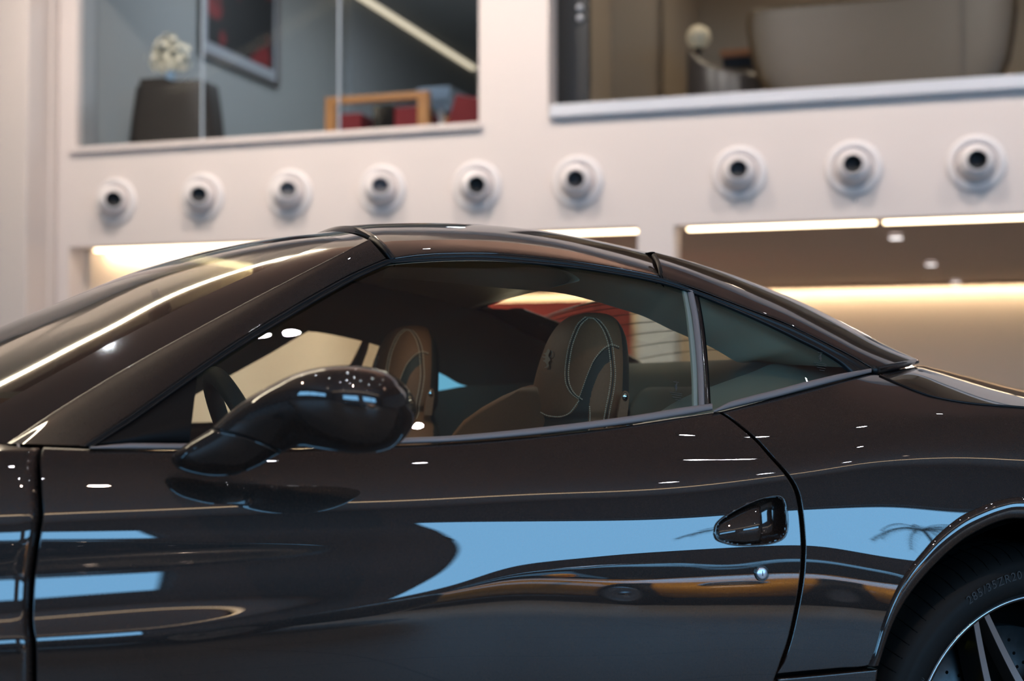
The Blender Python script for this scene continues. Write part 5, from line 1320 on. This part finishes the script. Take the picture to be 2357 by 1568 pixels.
part(MB().box(-.1, 1.15, YC-.10, YC+.10, .3, .62), 'centre_tunnel', 'black_leather', bevel=.03)
# etched marks on the quarter window and the door window
def etch(cx_, cy_, par_px):
    mb = MB()
    for dx, dy, w_, h_ in ((-6,-22,12,1.6),(-14,2,28,1.3),(-10,7,24,1.3),(-8,13,20,1.3),(-2,19,12,1.3)):
        q_ = G([(cx_+dx, cy_+dy), (cx_+dx+w_, cy_+dy+w_*.16), (cx_+dx+w_, cy_+dy+h_+w_*.16), (cx_+dx, cy_+dy+h_)], .0025); mb.add(list(q_), [(0, 1, 2, 3)])
    q_ = G([(cx_+x*.42, cy_-9+y*.42) for x, y in HORSE], .0025); mb.add(list(q_), [tuple(range(len(HORSE)))])
    return part(mb, 'glass_marking', 'etching')
etch(1888, 832, None); etch(1556, 900, None)

# ------------------------------------------------------------------ ceiling lamps over the car
def ceil_lamp(x, y, lab, rad=.035):
    t = empty('ceiling_lamp', (x, y, ZC-.06)); tag(t, lab, 'ceiling light', 'round lamps in the brown ceiling')
    MB().lathe([(.0001, 0), (rad, 0), (rad, .004)], 28).build('lens', 'lamp_disc', t)
    MB().lathe([(rad, -.01), (rad+.02, -.01), (rad+.02, .06), (.0001, .06), (.0001, .02), (rad, .02)], 28).build('housing', 'lamp_body', t)
    return t
for x, y in [(.6, -1.1), (2.2, .7), (3.9, -.5), (1.5, 1.8), (3.8, 2.6), (-1.5, 5.0), (-1.4, 8.0), (2.4, 6.9), (4.9, -4.5), (6.2, 1.6), (1.2, 4.0), (.4, .6), (-.8, .2), (-1.6, 2.2), (5.6, 4.6)]:
    ceil_lamp(x, y, 'small bright round lamp in the brown ceiling above the car')

# ------------------------------------------------------------------ yellow sports car mirrored in the door
yc_ = empty('yellow_car', (4.15, -5.3, 0), math.radians(-8)); tag(yc_, 'bright yellow low sports car mirrored in the dark door', 'car')
g = []
for y, hw, zl_, zt_ in ((2.15, .30, .30, .42), (2.12, .72, .22, .52), (1.95, .88, .16, .62), (1.5, .95, .15, .72), (.9, .97, .15, .80), (.2, .96, .16, .86), (-.6, .97, .16, .90), (-1.4, .98, .17, .93), (-2.0, .93, .22, .90), (-2.2, .82, .35, .84), (-2.22, .5, .5, .75)):
    r_ = []
    for k in range(48):
        a = 2*PI*k/48; cu, su = math.cos(a), math.sin(a)
        r_.append((hw*math.copysign(abs(cu)**.55, cu), y, (zl_+zt_)/2+(zt_-zl_)/2*math.copysign(abs(su)**.6, su)))
    g.append(r_)
MB().grid(crom(np.array(g), 50), closev=True).build('body', 'yellow_paint', yc_, smooth=True)
g = []
for y, hw, zt_ in ((.95, .50, .82), (.6, .62, .98), (.15, .66, 1.16), (-.35, .66, 1.20), (-.9, .62, 1.14), (-1.5, .52, .96), (-1.8, .4, .88)):
    g.append([(hw*math.copysign(abs(math.cos(a))**.6, math.cos(a)), y, .80+(zt_-.80)*abs(math.sin(a))**.7) for a in np.linspace(0, PI, 30)])
gg_ = crom(np.array(g), 40); MB().grid(gg_).build('cabin_glass', 'car_glass_dark', yc_, smooth=True)
rf_ = gg_[14:28, 9:21].copy(); rf_[..., 2] += .012; MB().grid(rf_).build('roof', 'yellow_paint', yc_, smooth=True)
for sx in (-1, 1):
    for y in (1.35, -1.3):
        fx = lambda a_, b_, h: (sx*(.99-h), y+a_, .34+b_)
        w_ = MB().lathe([(.001, .03), (.22, .03), (.24, 0), (.32, 0), (.34, .03), (.34, .22), (.2, .24)], 40, fx).build('wheel', 'tyre', yc_, smooth=True)
        MB().lathe([(.03, -.004), (.05, .015), (.2, .012), (.235, -.006), (.24, .01)], 40, fx).build('wheel_rim', 'rim_silver', w_, smooth=True)
    MB().sphere((sx*.66, 1.98, .56), .12, 18, 10, (1.2, .9, .55)).build('headlamp', 'chrome', yc_, smooth=True)
    MB().sphere((sx*1.0, .75, .90), .09, 16, 10, (1.0, .6, .6)).build('side_mirror', 'yellow_paint', yc_, smooth=True)
MB().box(-.55, .55, 2.08, 2.20, .2, .38).build('grille', 'gap_black', yc_, bevel=.03)

lamp('yellow_car_fill', 'SPOT', (3.2, -1.2, 6.2), (4.1, -4.4, 0.5), 4200, (1.0, 0.92, 0.8), spot_size=math.radians(60), spot_blend=0.6, shadow_soft_size=0.05)  # unseen spot added so the yellow car mirrors brightly in the door
bc_ = copy_tree(yc_); bc_.name = 'black_car'; bc_.location = (.10, -3.40, 0); bc_.rotation_euler = (0, 0, math.radians(91)); tag(bc_, 'low black sports car mirrored in the lower part of the dark door', 'car')
for ch in bc_.children:
    if any(m_ and m_.name == 'yellow_paint' for m_ in ch.data.materials):
        ch.data = ch.data.copy(); ch.data.materials.clear(); ch.data.materials.append(M['black_paint'])

# tall palms by the window wall, mirrored as dark feathery shapes in the door
def palm(x, y, h, n, L, lab):
    t = empty('potted_palm', (x, y, 0)); tag(t, lab, 'plant', 'palms by the window wall')
    MB().lathe([(.001, 0), (.20, 0), (.26, .45), (.24, .46), (.22, .40), (.001, .40)], 28).build('pot', 'black_gloss', t, smooth=True)
    MB().tube([(0, 0, .38), (.03, 0, h*.5), (0, .02, h)], [.05, .04, .03], 10).build('stem', 'cabinet_brown', t, smooth=True)
    mb = MB(); r_ = random.Random(int(x*10))
    for k in range(n):
        a = 2*PI*k/n+r_.uniform(-.2, .2); up_ = r_.uniform(.3, 1.0); pts = []
        for u in np.linspace(0, 1, 8): pts.append(np.array([math.cos(a)*L*u, math.sin(a)*L*u, h+up_*L*u-1.15*L*u*u]))
        mb.tube(pts, .008, 5)
        for i in range(1, 8):
            d = pts[i]-pts[i-1]; sd = np.array([-math.sin(a), math.cos(a), 0])
            for s_ in (-1, 1):
                for q_ in (0, .5):
                    b0 = pts[i-1]+d*q_; tip = b0+sd*s_*L*.28*(1-i*.09)+d*.8+np.array([0, 0, -.10*L]); mb.add([b0, b0+d*.14, tip], [(0, 1, 2)])
    mb.build('fronds', 'palm_green', t)
mat('palm_green', (0.01, 0.02, 0.008), rough=0.6)
palm(7.1, -8.3, 3.4, 13, 1.0, 'tall potted palm at the middle of the wide window')
palm(10.9, -8.4, 4.2, 9, .55, 'slim potted palm at the end of the wide window')
